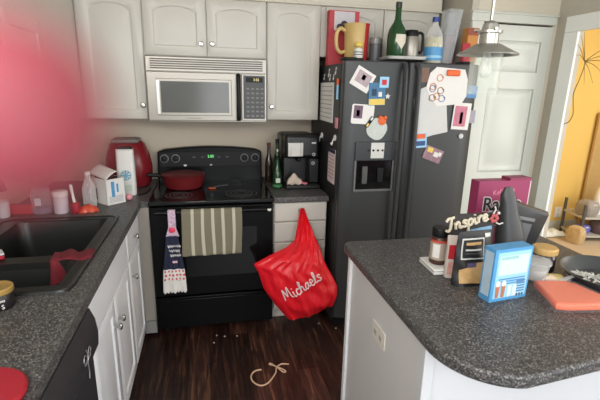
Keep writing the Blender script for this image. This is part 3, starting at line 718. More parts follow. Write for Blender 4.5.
# crocheted loop round the handle
b = B(); pat = mat('pink_white_crochet', S(206, 168, 186), .95, var=.9, scale=110, bump=.6)
def fn(u, v):
    s = v*.29
    if s < .10: y, z = .0175, -(.10-s)
    elif s < .15: a = (s-.10)/.05*pi; y, z = .0175*cos(a), .0175*sin(a)
    else: y, z = -.0175-.008*(s-.15)/.17, -(s-.15)
    w = .042 if s < .23 else .042+(s-.23)*.6
    return ((u-.5)*w-.008, y, z)
B().grid(fn, 10, 40).obj('top_loop', pat, o, solid=.006, angle=80)
B().lathe([(.017, 0), (.018, .004), (.013, .007)], n=16, M=FY).obj('button', mat('bright_pink_button', S(226, 50, 84), .4), o, (-.008, -.031, -.095))
def body(z0, z1, w0, w1, y0, name, m, mfn=None, scal=0):
    def fn(u, v):
        w = w0+(w1-w0)*v; z = z0+(z1-z0)*v
        if scal and v > .85: z -= .012*abs(sin(u*pi*7))*(v-.85)/.15
        return ((u-.5)*w-.010, y0-.007*sin(u*pi*5)*(.3+v*.7), z)
    return B().grid(fn, 42, 24, mfn=mfn).obj(name, m, o, solid=.004, angle=80)
body(-.135, -.345, .066, .122, -.031, 'towel_body', NAVY)
def dots(u, v):
    for r in range(3):
        for c in range(6):
            if abs(u-(c+.5+.25*(r % 2))/6) < .045 and abs(v-(r+.5)/3) < .085: return 1
    return 0
body(-.346, -.422, .122, .132, -.032, 'printed_band', [TOWELW, STRAW], dots)
body(-.423, -.492, .132, .138, -.0325, 'scalloped_hem', TOWELW, scal=1)
for r in range(3):
    b = B(); 
    x = -.036+.006*r
    while x < .032:
        k = random.random()
        b.tube([(x, -.0435, -.195-r*.029+.009), (x+.005, -.0435, -.195-r*.029-.009+.008*k), (x+.009, -.0435, -.195-r*.029+.006*(1-k))], .0021, 5, smooth=3); x += .0125
    b.obj('script_print', PAPER, o)
B().sphere((-.008, -.0415, -.295), .008, 10, sy=.4).sphere((.006, -.0415, -.295), .008, 10, sy=.4).obj('heart_print', mat('pink_print', S(230, 190, 200), .8), o)

# ------------------------------------------------------------------ red bag on the drawer knob
Lp = [(0.0, 0.978, 0.838), (0.12, 0.958, 0.76), (0.28, 0.925, 0.648), (0.42, 0.862, 0.623), (0.55, 0.75, 0.594), (0.64, 0.653, 0.544), (0.72, 0.683, 0.486), (0.82, 0.716, 0.372), (0.92, 0.797, 0.245), (1.0, 0.877, 0.141)]
Rp = [(0.0, 1.003, 0.838), (0.12, 1.03, 0.76), (0.28, 1.058, 0.677), (0.42, 1.083, 0.609), (0.55, 1.103, 0.533), (0.64, 1.137, 0.467), (0.72, 1.17, 0.41), (0.82, 1.198, 0.349), (0.92, 1.198, 0.278), (1.0, 1.179, 0.221)]
def interp(T, v):
    for i in range(len(T)-1):
        if v <= T[i+1][0]:
            k = (v-T[i][0])/(T[i+1][0]-T[i][0]); return T[i][1]+(T[i+1][1]-T[i][1])*k, T[i][2]+(T[i+1][2]-T[i][2])*k
    return T[-1][1:]
def bag_pt(u, v, side):
    l = interp(Lp, v); r = interp(Rp, v)
    x = l[0]+(r[0]-l[0])*u; z = l[1]+(r[1]-l[1])*u
    th = (.012+.075*min(1, v*1.5))*(max(0, sin(pi*u))**.55)*(1 if v < .93 else max(.25, 1-(v-.93)*8))
    fold = (.0085*sin(u*21+v*6)+.006*sin(u*37-v*9+1)+.004*sin(u*63+v*21))*(1-.3*v)+.007*sin(v*24+u*7)*v+.004*sin(v*47-u*15)*v
    cy = -.668-.165*min(1, max(0, v-.05)/.5)
    y = cy-(th+fold*min(1, sin(pi*u)*3) if side < 0 else -min(th, .02)*.6)
    if y > -.648: y = -.648
    return (x, y, z)
o = thing('shopping_bag', 'red plastic shopping bag hanging from the top drawer knob beside the stove', 'bag', (0, 0, 0))
b = B(); b.grid(lambda u, v: bag_pt(u, v, -1), 50, 60); b.grid(lambda u, v: bag_pt(u, v, 1), 30, 40)
bag = b.obj('bag', RED, o, angle=60, fixn=False)
bvh = BVHTree.FromPolygons([tuple(v) for v in b.v], [tuple(f) for f in b.f])
GLY = {
 'I': (1.0, [[(-.1, 1.55), (.25, 1.95), (.6, 1.85), (.95, 2.0)], [(.6, 1.85), (.5, 1.0), (.38, .25), (.1, -.05), (-.15, .2)]]),
 'n': (.95, [[(0, 1), (.1, .5), (.1, 0)], [(.1, .5), (.35, 1), (.58, .85), (.6, .25), (.75, 0), (.98, .25)]]),
 's': (.75, [[(.6, .85), (.35, 1.02), (.15, .8), (.38, .52), (.56, .25), (.32, 0), (.02, .12)]]),
 'p': (.85, [[(0, 1), (.06, .2), (.02, -.85)], [(.05, .6), (.32, 1), (.62, .75), (.55, .2), (.28, 0), (.06, .2)]]),
 'i': (.5, [[(.08, 1), (.08, .25), (.22, 0), (.45, .2)], [(.1, 1.38), (.12, 1.5)]]),
 'r': (.68, [[(.02, 1), (.08, .5), (.1, 0)], [(.09, .5), (.3, .98), (.58, .92)]]),
 'e': (.75, [[(.05, .45), (.5, .6), (.45, .95), (.2, .98), (.04, .5), (.14, .08), (.4, 0), (.72, .25)]]),
 'M': (1.5, [[(-.05, .0), (.12, .9), (.28, 1.85), (.42, 1.1), (.55, .35), (.75, 1.1), (1.0, 1.9), (1.06, .9), (1.15, .1), (1.42, .1)]]),
 'c': (.7, [[(.55, .8), (.3, 1), (.05, .55), (.14, .08), (.4, 0), (.7, .25)]]),
 'h': (.85, [[(.0, 0), (.12, 1.0), (.3, 1.8), (.12, 1.9), (.06, 1.0), (.04, 0)], [(.06, .5), (.3, 1), (.5, .8), (.5, .2), (.65, 0), (.85, .2)]]),
 'a': (.88, [[(.58, .88), (.3, 1.02), (.04, .5), (.2, 0), (.45, .25), (.6, .95), (.58, .25), (.72, 0), (.9, .2)]]),
 'l': (.5, [[(-.02, .2), (.25, 1.1), (.32, 1.75), (.14, 1.85), (.08, 1.0), (.1, .25), (.26, 0), (.5, .2)]])}
def script(word, put, rad, b, n=6):
    x = 0
    for ch in word:
        w, strokes = GLY[ch]
        for st in strokes:
            pts = catmull([(x+p[0], p[1], 0) for p in st], 4)
            b.tube([put(p.x, p.y) for p in pts], rad, n)
        x += w
    return b
wl = sum(GLY[c][0] for c in 'Michaels')
a0, a1 = Vector((.846, .316)), Vector((1.078, .446)); ex = (a1-a0)/wl; ez = Vector((-ex.y, ex.x))*1.05
def put(px, py):
    q = a0+ex*px+ez*py
    h = bvh.ray_cast(Vector((q.x, -1.5, q.y)), Vector((0, 1, 0)))
    return Vector((q.x, (h[0].y if h[0] else -.78)-.0015, q.y))
script('Michaels', put, .0042, B()).obj('lettering', mat('white_bag_print', S(244, 236, 236), .5), o)['label'] = 'white script lettering'
b = B(); b.grid(lambda u, v: (.887+.282*u, bag_pt(u, 1, -1)[1]+.015+.01*v, .149+.078*u-.022*v*sin(pi*u)), 16, 3); b.obj('white_underside', PAPER, o, solid=.003)

# ------------------------------------------------------------------ left countertop things
ZC = .9145
o = thing('rounded_appliance', 'glossy red rounded countertop appliance with grey top in the corner beside the stove', 'appliance', (-.125, -.20, ZC))
B().lathe([(.12, 0), (.135, .02), (.15, .08), (.152, .14), (.138, .22), (.112, .29), (.085, .315), (.001, .318)], n=36, sy=.9).obj('body', mat('glossy_dark_red', S(122, 28, 36), .25, var=.05), o)
B().box(-.085, .085, -.10, .05, .302, .33).obj('top_panel', mat('grey_top', S(120, 112, 108), .4), o, bev=.012)
B().box(-.012, .012, -.142, -.125, .16, .235).obj('handle', CHROME, o, bev=.004)
B().lathe([(.125, -.0), (.125, .012)], n=36, sy=.9).obj('base', BLACKM, o, (0, 0, 0.0))
o = thing('white_bag', 'tall white paper bag with blue flower emblem and dark open top', 'bag', (-.10, -.455, ZC), R(4))
b = B(); b.loops([[(x, y, z) for x, y in rrect(w, d, d*.3, 4)] for w, d, z in ((.10, .07, 0), (.105, .075, .02), (.105, .072, .15), (.1, .06, .27), (.098, .045, .29))], cap1=False); b.obj('bag', PAPER, o, solid=.002)
b = B(); b.loops([[(x, y, z) for x, y in rrect(w, d, d*.3, 4)] for w, d, z in ((.085, .04, .25), (.095, .05, .285), (.08, .035, .305))]); b.obj('dark_top', BLACKM, o)
b = B()
for k in range(8): b.tube([(0, -.039, .13), (.026*cos(k*pi/4), -.039, .13+.026*sin(k*pi/4))], [.002, .006], 6)
b.lathe([(.032, 0), (.032, .001), (.027, .001), (.027, 0)], caps=(0, 0), n=20, M=Matrix.Translation((0, -.038, .13)) @ FY); b.obj('flower_emblem', mat('pale_blue_print', S(126, 170, 190), .7), o)
B().box(-.04, .03, -.0385, -.037, .03, .07).obj('green_print', mat('pale_green_print', S(196, 210, 196), .7), o)
o = thing('open_carton', 'white cardboard box with its lid flap open and blue print on the front', 'box', (-.166, -.719, ZC), 0)
an = math.atan2(.076, .084); MR = Matrix.Rotation(an, 4, 'Z')
b = B(); wx, wy, hh = .113, .184, .15
for (x0, x1, y0, y1) in ((0, wx, 0, .002), (0, wx, wy-.002, wy), (0, .002, 0, wy), (wx-.002, wx, 0, wy)): b.box(x0, x1, y0, y1, 0, hh, 0, MR)
b.box(0, wx, 0, wy, 0, .002, 0, MR); b.obj('box', PAPER, o)
b = B(); b.grid(lambda u, v: MR @ Vector((.002+.075*v*(1-.0*u), wy*u, hh+.04*sin(v*1.6)+.02*u)), 8, 6); b.obj('lid_flap', PAPER, o, solid=.002)
b = B(); b.box(.03, .05, -.0012, -.0002, .045, .135, 0, MR).box(.062, .074, -.0012, -.0002, .07, .12, 0, MR); b.obj('blue_print', BLUE, o)
b = B()
for k in range(5): b.box(.012, .1, -.0010, -.0002, .014+.008*k, .018+.008*k, 0, MR)
b.obj('fine_print', mat('grey_print', S(170, 172, 176), .7), o)
b = B().box(-.0012, -.0002, .1, .15, .02, .09, 0, MR); b.obj('dark_print', GREYPLAS, o)
b = B().box(.02, .09, .03, .15, .1, .157, 0, MR); b.obj('dark_contents', BLACKM, o)
tag(B().sphere((0, 0, .019), .019, 14, sx=1.1).obj('pink_ball', PINK, None, (-.07, -.60, ZC)), 'small pale pink ball at the corner of the white open box', 'ball')
o = thing('power_plug', 'black cord lying behind the white open box at the counter corner', 'cord', (0, 0, 0)); B().tube([(-.03, -.50, ZC+.005), (.0, -.47, ZC+.005), (.015, -.42, ZC+.005), (.02, -.33, ZC+.005)], .0045, 6, smooth=5).obj('cable', BLACKM, o)
# the row behind the sink
o = thing('glass_jar', 'clear glass jar with purple contents at the back of the sink rim', 'jar', (-.475, -.80, ZC))
B().lathe([(.046, 0), (.05, .006), (.05, .1), (.042, .118), (.042, .132)], n=24, caps=(1, 0)).obj('glass', CLEARM, o); B().lathe([(.046, .004), (.047, .032), (.001, .033)], n=20).obj('contents', mat('purple_contents', S(70, 56, 86), .7), o); card(B(), .03, .04, .001, 0, 0, 0, .07, -.0505).obj('label', PAPERG, o)
o = thing('white_jar', 'white lidded plastic jar between the clear jar and the red bottle', 'jar', (-.375, -.82, ZC))
B().lathe([(.034, 0), (.036, .006), (.036, .088), (.033, .094)], n=24).obj('jar', mat('lilac_white_plastic', S(200, 190, 196), .5), o); B().lathe([(.038, .0945), (.038, .118), (.034, .121), (.001, .121)], n=24).obj('lid', PAPER, o)
o = thing('dish_brush', 'white-handled red scrub brush leaning beside the white lidded jar', 'brush', (-.298, -.835, ZC+.002), 0, rot=(0, R(-6), 0))
B().lathe([(.022, 0), (.026, .01), (.022, .05), (.012, .058)], n=16).obj('brush_head', REDSIL, o); B().lathe([(.008, .058), (.007, .10), (.0085, .15), (.004, .156)], n=10).obj('handle', PAPER, o)
o = thing('glass_bottle', 'clear plastic bottle standing behind the orange packet near the white box', 'bottle', (-.262, -.70, ZC))
B().lathe([(.034, 0), (.036, .008), (.036, .11), (.02, .15), (.014, .16), (.014, .18)], n=20).obj('bottle', CLEAR, o); B().lathe([(.016, .1805), (.016, .198), (.001, .199)], n=14).obj('cap', PAPER, o)
o = thing('orange_packet', 'crumpled orange packet on the counter behind the sink corner', 'packet', (-.245, -.815, ZC), R(20))
b = B(); b.grid(lambda u, v: ((u-.5)*.1, (v-.5)*.06, .002+.036*(sin(pi*u)*sin(pi*v))**.6+.004*sin(u*17+v*9)), 16, 10); b.prism([(-.05, -.03), (.05, -.03), (.05, .03), (-.05, .03)], 0, .002); b.obj('packet', mat('orange_foil', S(206, 76, 50), .3, var=.3, scale=40), o, angle=70)
tag(B().box(-.07, .07, -.02, .02, 0, .05).obj('red_box', mat('dull_red_box', S(170, 60, 60), .5), None, (-.575, -.81, ZC), bev=.004), 'dull red box at the back left of the sink', 'box')
o = thing('white_cup', 'white cup at the left edge of the frame behind the sink', 'cup', (-.635, -.87, ZC+0)); B().lathe([(.026, 0), (.03, .005), (.034, .085), (.031, .085), (.027, .008), (.001, .006)], n=20).obj('cup', PAPERG, o)
# nearer things
o = thing('lidded_jar', 'small black-labelled jar with gold lid beside the sink front', 'jar', (-.243, -1.862, ZC))
B().lathe([(.038, 0), (.041, .004), (.041, .046), (.038, .05)], n=28).obj('jar', mat('black_label', S(26, 24, 26), .4), o); B().lathe([(.042, .0505), (.043, .054), (.043, .066), (.04, .069), (.036, .067), (.001, .067)], n=28).obj('lid', GOLD, o)
for k, (s, sz) in enumerate((('ooo', .014), ('RS', .02))):
    tt = text('lettering', 'oo' if k == 0 else 'S', sz, PAPER, o, (.024, -.0345, .034-.02*k), (R(90), 0, R(35)))
o = B(); o.lathe([(.088, 0), (.098, .004), (.1, .012), (.095, .018), (.07, .0195), (.001, .0195)], n=40)
tag(o.obj('silicone_trivet', REDSIL, None, (-.110, -2.305, ZC)), 'round red silicone pot rest at the near end of the left countertop', 'trivet')

# ------------------------------------------------------------------ on the stove
o = thing('saute_pan', 'red enamel pan with dark handle on the back left burner', 'pan', (.237, -.29, .9165))
b = B().lathe([(.10, 0), (.12, .004), (.138, .05), (.143, .085), (.146, .09), (.140, .09), (.134, .05), (.11, .008), (.001, .006)], n=40); b.obj('pan', REDENAMEL, o)
B().lathe([(.141, .0905), (.135, .095), (.08, .099), (.001, .1)], n=40).obj('lid', mat('red_lid', S(92, 24, 28), .5), o)
B().tube([(-.14, .0, .075), (-.19, -.01, .088), (-.235, -.02, .09)], [.011, .014, .012], 10, smooth=4).obj('handle', BLACKM, o)
o = thing('spoon_rest', 'small orange spoon rest between the stove burners', 'spoon rest', (.424, -.37, .9158)); B().lathe([(.018, 0), (.024, .004), (.022, .006), (.001, .003)], n=18, sx=1.1).obj('dish', ORANGE, o); B().tube([(.0, 0, .008), (.05, .03, .012), (.11, .05, .012)], .004, 6).obj('spoon', GREYPLAS, o)

# ------------------------------------------------------------------ right countertop
o = thing('sauce_bottle', 'dark brown glass bottle beside the right edge of the stove', 'bottle', (.838, -.20, ZC))
B().lathe([(.027, 0), (.029, .006), (.029, .14), (.024, .17), (.0125, .21), (.0115, .26)], n=22).obj('body', BROWNG, o); B().lathe([(.014, .2605), (.014, .29), (.001, .291)], n=16).obj('cap', mat('dark_red_cap', S(70, 30, 24), .4), o)
o = thing('oil_bottle', 'dark green glass bottle with pale green label beside the coffee maker', 'bottle', (.868, -.40, ZC))
B().lathe([(.03, 0), (.033, .006), (.033, .10), (.026, .125), (.013, .16), (.012, .20)], n=22).obj('body', GREEN, o); B().lathe([(.0335, .012), (.0335, .03)], n=22, caps=(0, 0)).obj('label', GREENLAB, o)
card(B(), .03, .032, .0008, 0, 0, 0, .06, -.0335).obj('front_label', mat('pale_label', S(196, 204, 186), .7), o); B().lathe([(.0145, .2005), (.0145, .225), (.001, .226)], n=16).obj('cap', BLACKM, o)
o = thing('oil_bottle', 'slim dark green bottle standing behind the pale-labelled green bottle', 'bottle', (.893, -.235, ZC))
B().lathe([(.025, 0), (.027, .006), (.027, .17), (.02, .2), (.0115, .24), (.0115, .29)], n=22).obj('body', GREEN, o); B().lathe([(.0135, .2905), (.0135, .32), (.001, .321)], n=16).obj('cap', BLACKM, o); card(B(), .012, .02, .0008, 0, 0, 0, .24, -.0135).obj('neck_label', PAPER, o)
o = thing('coffee_maker', 'black pod coffee maker with silver front window on the short countertop', 'coffee maker', (.92, -.40, ZC))
CB = mat('coffee_black', S(24, 24, 25), .35)
B().box(0, .245, .12, .34, 0, .36).obj('body', CB, o, bev=.02)
B().box(0, .245, -.01, .1195, .205, .37).obj('head', CB, o, bev=.025, seg=3)
B().box(0, .245, -.06, .1195, 0, .03).obj('drip_base', CB, o, bev=.008)
B().box(.005, .05, .05, .1195, .031, .204).obj('side_column', CB, o); B().box(.175, .243, .0, .1195, .031, .204).obj('side_column', CB, o, bev=.006)
B().box(.02, .125, -.0135, -.0105, .222, .315).obj('front_window', mat('silver_panel', S(190, 186, 178), .3, .4, var=.1), o, bev=.001)
B().box(.045, .1, -.0145, -.0137, .225, .312).obj('window_stripe', mat('light_silver', S(216, 214, 208), .3), o)
B().box(.185, .215, -.0125, -.0105, .308, .32).obj('display', PALE, o)
for z in (.235, .172): B().lathe([(.011, 0), (.011, .003), (.007, .003), (.007, 0)], n=16, caps=(0, 0), M=FY).obj('button', PALE, o, (.2, -.0135 if z > .2 else -.0015, z))
B().lathe([(.014, 0), (.018, -.02), (.012, -.03)], (.11, .06, .205), 16).obj('spout', BLACKM, o)
o = thing('folded_cloth', 'crumpled pink and white cloth on the base of the coffee maker', 'cloth', (.99, -.432, ZC+.0305), 0)
b = B(); b.grid(lambda u, v: ((u-.42)*.145, (v-.5)*.05-.0, .004+(.062*max(0, 1-abs(u-.3)*2.2)+.02)*(sin(pi*v)**.5)*(sin(pi*min(1, u*1.02))**.4)+.004*sin(u*20)), 22, 10, mfn=lambda u, v: 1 if u > .68 else 0); b.obj('cloth', [mat('pinkish_beige_cloth', S(206, 188, 172), .95, var=.1, scale=80), mat('pink_cloth', S(196, 110, 130), .9)], o, solid=.002, angle=80)

# ------------------------------------------------------------------ island
IX0, IX1, IY0, IY1 = .992, 2.0, -2.462, -1.48
def island_outline(o=0):
    p = []
    def arc(cx, cy, r, a0, a1, n=8):
        for k in range(n+1):
            a = R(a0+(a1-a0)*k/n); p.append((cx+r*cos(a), cy+r*sin(a)))
    arc(IX0+.045, IY1-.045, .045, 180, 90); p.append((IX1, IY1-.02)); p.append((IX1, IY0+.08)); 
    arc(IX0+.20, IY0+.20, .20, 262, 180, 12)
    return p
isl = island_outline()
# front edge rises slightly towards the right
o = B().prism(list(reversed(isl)), .874, .914).obj('island_top', COUNTER, bev=.009, seg=3); tag(o, 'speckled dark grey island countertop with rounded corners', 'countertop')
o = thing('kitchen_island', 'white kitchen island base with grey side panel and outlet', 'island', (0, 0, 0))
B().box(1.035, 1.88, -2.17, -1.51, .0, .873).obj('carcass', mat('grey_white_panel', S(212, 210, 210), .5, var=.03, scale=12), o)
B().box(1.024, 1.06, -2.215, -2.168, 0, .873).box(1.062, 1.88, -2.20, -2.172, 0, .873).obj('front_panel', mat('white_island_panel', S(208, 210, 213), .4, var=.02), o, bev=.003)
B().box(1.022, 1.036, -1.525, -1.498, 0, .873).obj('corner_strip', WHITE2, o, bev=.002)
ol = thing('wall_outlet', 'white horizontal power outlet on the side panel of the island', 'outlet', (1.0345, -1.862, .665), R(-90))
B().prism(rrect(.118, .074, .006), 0, .005, 0, FY).obj('cover_plate', mat('cream_outlet', S(226, 222, 212), .4), ol, bev=.001)
for s in (-1, 1):
    q = B().prism(rrect(.034, .03, .012, cx=s*.024), .005, .0065, 0, FY).obj('socket', mat('ivory_socket', S(210, 205, 194), .4), ol)
    B().box(s*.024-.007, s*.024-.004, -.0068, -.0064, -.006, .006).box(s*.024+.004, s*.024+.007, -.0068, -.0064, -.006, .006).obj('slot', BLACKM, q)

# ------------------------------------------------------------------ things on the island
ZI = .9145
o = thing('white_case', 'flat white box under the brown supplement bottle on the island', 'box', (1.285, -1.825, ZI), R(-3)); 
B().box(-.055, .055, -.065, .065, 0, .022).obj('case', PAPER, o, bev=.004); B().box(-.0555, .0555, -.0655, .0655, .014, .0155).obj('lid_seam', GREYPLAS, o)
o = thing('pill_bottle', 'dark brown supplement bottle with black cap standing on the flat white box', 'bottle', (1.278, -1.82, ZI+.0225))
B().lathe([(.031, 0), (.034, .004), (.034, .098), (.03, .108), (.026, .112)], n=30).obj('body', AMBER, o)
B().lathe([(.0345, .02), (.0345, .09)], n=30, caps=(0, 0)).obj('label', mat('tan_grey_label', S(176, 162, 148), .6, var=.08), o)
B().lathe([(.0348, .09), (.0348, .1)], n=30, caps=(0, 0)).obj('red_band', mat('orange_red_band', S(196, 74, 54), .6), o)
b = B(); b.grid(lambda u, v: (.0352*sin(-1.25+u*.8), -.0352*cos(-1.25+u*.8), .03+.055*v), 6, 4); b.obj('white_panel', PAPER, o, fixn=False)
b = B(); b.grid(lambda u, v: (.0352*sin(.35+u*.25), -.0352*cos(.35+u*.25), .022+.066*v), 6, 4); b.obj('dark_stripe', BLACKM, o, fixn=False)
B().lathe([(.031, .1125), (.032, .116), (.032, .142), (.029, .147), (.001, .147)], n=30).obj('cap', BLACKM, o)
o = thing('sugar_packet', 'slim red and white packet between supplement bottle and black snack bag', 'packet', (1.283, -1.905, ZI), R(-15))
b = B(); b.loops([[(x, y, z) for x, y in rrect(w, d, d*.35, 3)] for w, d, z in ((.045, .03, 0), (.048, .032, .03), (.046, .028, .12), (.05, .004, .165))]); b.obj('packet', mat('pale_packet', S(206, 194, 186), .5), o)
b = B(); card(b, .04, .055, .001, 0, 0, 0, .105, -.0155); b.obj('red_print', mat('packet_red', S(198, 44, 54), .5), o); card(B(), .036, .05, .001, 0, 0, 0, .04, -.0165).obj('faint_print', mat('pinkish_print', S(214, 160, 150), .6, var=.4, scale=60), o)
o = thing('snack_bag', 'black stand-up snack bag with framed label and tan chips printed below', 'bag', (1.328, -1.96, ZI), R(4))
def sb(u, v):
    w = .155*(1+.03*sin(v*3))*(1-.10*v)
    th = .036*(1-v)**.7*(sin(pi*u)**.6)
    return ((u-.5)*w+.010*v*0, -th-.004*sin(u*11+v*14)*(1-v), .2*v)
b = B(); b.grid(sb, 24, 24); b.grid(lambda u, v: (sb(u, v)[0], .032*(1-v)**.7*(sin(pi*u)**.6)+.002, .2*v), 24, 24); b.obj('bag', BAGBLACK, o, fixn=False, angle=70)
def on(u0, u1, v0, v1, off, name, m, n=10):
    b = B(); b.grid(lambda u, v: Vector(sb(u0+(u1-u0)*u, v0+(v1-v0)*v))+Vector((0, -off, 0)), n, n); return b.obj(name, m, o, fixn=False)
on(.1, .72, .5, .88, .0022, 'label_frame', PALE); on(.13, .69, .525, .855, .0032, 'label', BAGBLACK)
on(.2, .62, .76, .81, .0045, 'label_print', TAN, 4); on(.2, .62, .66, .69, .0045, 'label_print', PALE, 4); on(.2, .55, .6, .62, .0045, 'label_print', GREYPLAS, 4)
b = B(); b.grid(lambda u, v: Vector(sb(.1+.8*u, .06+(.24+.14*sin(u*2.4))*v))+Vector((0, -.0025, 0)), 14, 8); b.obj('chips_print', TAN, o, fixn=False)
on(.25, .5, .36, .44, .003, 'purple_print', mat('muted_print', S(90, 80, 110), .6, var=.4, scale=60), 4); on(.74, .92, .88, .95, .003, 'white_corner', PALE, 4)
# inspire plaque
o = thing('word_plaque', 'dark plaque with cream script word and red flower standing behind the snack bag', 'sign', (1.375, -1.87, ZI))
B().box(-.085, .095, -.004, .004, 0, .235).box(-.09, .095, -.02, .03, 0, .004).obj('plaque', mat('dark_brown_board', S(48, 44, 44), .6, var=.15), o)
wl = sum(GLY[c][0] for c in 'Inspire'); ex = Vector((.168/wl, .038/wl)); ez = Vector((-.004, .0245))
script('Inspire', lambda x, y: Vector((-.108+ex.x*x+ez.x*y, -.010, .172+ex.y*x+ez.y*y)), .0052, B(), 8).obj('lettering', CREAM, o)['label'] = 'cream script lettering'
b = B(); card(b, .10, .026, .001, 0, R(8), .034, .165, -.004); b.obj('blue_print', mat('pale_blue_label', S(120, 160, 190), .6, var=.2, scale=60), o)
text('small_lettering', 'believe', .024, PAPER, o, (.034, -.0058, .166), (R(90), R(-8), 0)) if 0 else None
b = B()
for k in range(6): b.sphere((.083+.012*cos(k*pi/3), -.012, .215+.012*sin(k*pi/3)), .008, 8, sy=.5)
b.obj('red_flower', mat('muted_red_flower', S(176, 84, 84), .7), o)
b = B().tube([(.078, -.008, .228), (.085, -.01, .25), (.08, -.01, .262)], .003, 5).tube([(.088, -.01, .20), (.11, -.01, .19), (.125, -.01, .195)], .003, 5).sphere((.1, -.01, .235), .006, 8); b.obj('twigs', PALE, o)
# blue box
o = thing('drink_box', 'light blue carton with pictures of drink glasses at the front of the group', 'box', (1.300, -2.112, ZI), math.atan2(.020, .173), rot=None)
o.scale = (.89, .68, .94)
B().box(0, .176, 0, .072, 0, .198).obj('carton', [BLUE], o)
B().box(.014, .168, -.0012, -.0002, .012, .186).obj('front_print', LBLUE, o)
B().box(.024, .16, -.0018, -.0013, .10, .172).obj('pale_glow', mat('pale_blue_glow', S(196, 222, 236), .5, var=.06, scale=10), o)
B().box(.03, .11, -.0024, -.0019, .158, .17).obj('headline', mat('green_grey_print', S(150, 190, 190), .6), o)
b = B()
for k in range(3): b.box(.03, .155, -.0024, -.0013, .082-.009*k, .0865-.009*k)
b.obj('text_lines', mat('mid_blue_print', S(70, 128, 180), .6), o)
for k in range(2):
    x = .03+.027*k
    B().loops([[(x-w/2, -.0026-.0004*j, z) for w, z in ((.014, .015), (.02, .06), (.02, .062), (-.02, .062), (-.02, .06), (-.014, .015))] for j in (0, 1)]).obj('drink_print', mat('caramel_print', S(176, 112, 84), .6, var=.2, scale=60), o)
    B().sphere((x, -.003, .068), .011, 10, sy=.1).obj('foam_print', mat('cream_foam_print', S(230, 220, 208), .6), o)
for k in range(2): card(B(), .018, .045, .0006, 0, 0, .088+.024*k, .036, -.0019).obj('pale_glass_print', mat('frosty_print', S(206, 222, 228), .6), o)
b = B()
for k in range(5): b.box(.118, .16, -.0024, -.0013, .028+.01*k, .033+.01*k)
b.obj('text_lines', mat('navy_grey_print', S(86, 120, 158), .6), o)
for k in range(3): B().box(.124+.013*k, .132+.013*k, -.0024, -.0013, .012, .021).obj('icon', GREYPLAS, o)
B().box(-.0012, -.0002, .01, .062, .02, .185).obj('side_print', mat('grey_blue_side', S(170, 192, 210), .6, var=.1, scale=30), o)
# cereal
o = thing('cereal_box', 'magenta cereal carton standing at the back of the island group', 'box', (1.705, -1.585, ZI))
B().box(-.135, .13, -.03, .03, 0, .296).obj('carton', MAGENTA, o); B().box(.126, .1315, -.0306, .0306, 0, .294).obj('pale_side', mat('pink_white_side', S(214, 190, 200), .6), o)
B().box(.02, .13, -.0305, .03, .2962, .308).obj('top_flap', mat('dark_magenta', S(136, 48, 80), .5), o)
text('lettering', 'Raisin', .085, mat('black_print', S(40, 38, 40), .5), o, (-.005, -.0312, .188), bold=.0015); text('lettering', 'Bran', .085, MATS['black_print'], o, (.0, -.0312, .118), bold=.0015)
text('lettering_outline', 'Raisin', .085, mat('pale_outline', S(200, 190, 190), .5), o, (-.005, -.0305, .188), bold=.006, ext=.0002); text('lettering_outline', 'Bran', .085, MATS['pale_outline'], o, (0, -.0305, .118), bold=.006, ext=.0002)
text('script_lettering', "Kellogg's", .032, mat('pink_script', S(226, 140, 160), .5), o, (-.005, -.0312, .248), (R(90), R(-8), 0))
# dark pouch with gathered neck
o = thing('dark_pouch', 'dark grey tall pouch with pinched neck in front of the cereal carton', 'pouch', (1.598, -1.80, ZI))
b = B(); b.loops([[(x+dx, y, z) for x, y in rrect(w, d, d*.42, 4)] for w, d, z, dx in ((.10, .07, 0, .02), (.115, .085, .03, .018), (.115, .08, .10, .012), (.10, .065, .16, .0), (.075, .05, .21, -.012), (.065, .04, .255, -.02), (.06, .03, .285, -.028), (.03, .012, .315, -.03))]); b.obj('pouch', DKGREY, o, angle=60)
o = thing('dark_packet', 'dark grey square packet tilted on one corner right of the tall dark pouch', 'packet', (1.722, -1.735, ZI), 0)
q = [(.06, .0), (.122, .18), (-.078, .245), (-.11, .07)]
b = B(); qc = (0, .12)
b.loops([[((x-qc[0])*k+qc[0], y, (z-qc[1])*k+qc[1]) for x, z in q] for k, y in ((.97, .018), (1, .012), (1, .004), (.9, -.016), (.84, -.02))]); b.obj('packet', mat('charcoal_packet', S(46, 46, 48), .4, var=.12, scale=30), o, bev=.004)
b = B(); card(b, .085, .09, .001, 0, R(-12), -.025, .10, -.0205); b.obj('window', mat('grey_window_print', S(96, 98, 100), .4), o)
b = B(); card(b, .10, .014, .001, 0, R(-12), -.012, .163, -.0205); b.obj('light_line', mat('light_grey_line', S(116, 116, 116), .5), o)
o = thing('plastic_tub', 'clear milky plastic tub behind the salmon packet', 'tub', (1.592, -1.968, ZI))
B().lathe([(.042, 0), (.046, .004), (.052, .062), (.056, .064)], n=28).obj('tub', CLEARM, o); B().lathe([(.057, .0645), (.057, .073), (.05, .074), (.001, .072)], n=28).obj('lid', CLEARM, o); B().lathe([(.04, .005), (.046, .045), (.001, .046)], n=24).obj('contents', mat('off_white_contents', S(206, 200, 190), .8), o)
o = thing('preserve_jar', 'dark jar with ridged gold lid beside the clear plastic tub', 'jar', (1.69, -1.905, ZI))
B().lathe([(.04, 0), (.044, .006), (.044, .062), (.038, .07)], n=30).obj('jar', mat('dark_jam', S(44, 36, 38), .15), o)
b = B(); b.lathe([(.0455, .0705), (.047, .074), (.0465, .092), (.042, .096), (.001, .096)], n=60)
for i, v in enumerate(b.v):
    rr = math.hypot(v.x, v.y)
    if rr > .045 and i % 2: b.v[i] = Vector((v.x*.965, v.y*.965, v.z))
b.obj('lid', mat('pale_gold_lid', S(206, 170, 110), .4, .2), o)
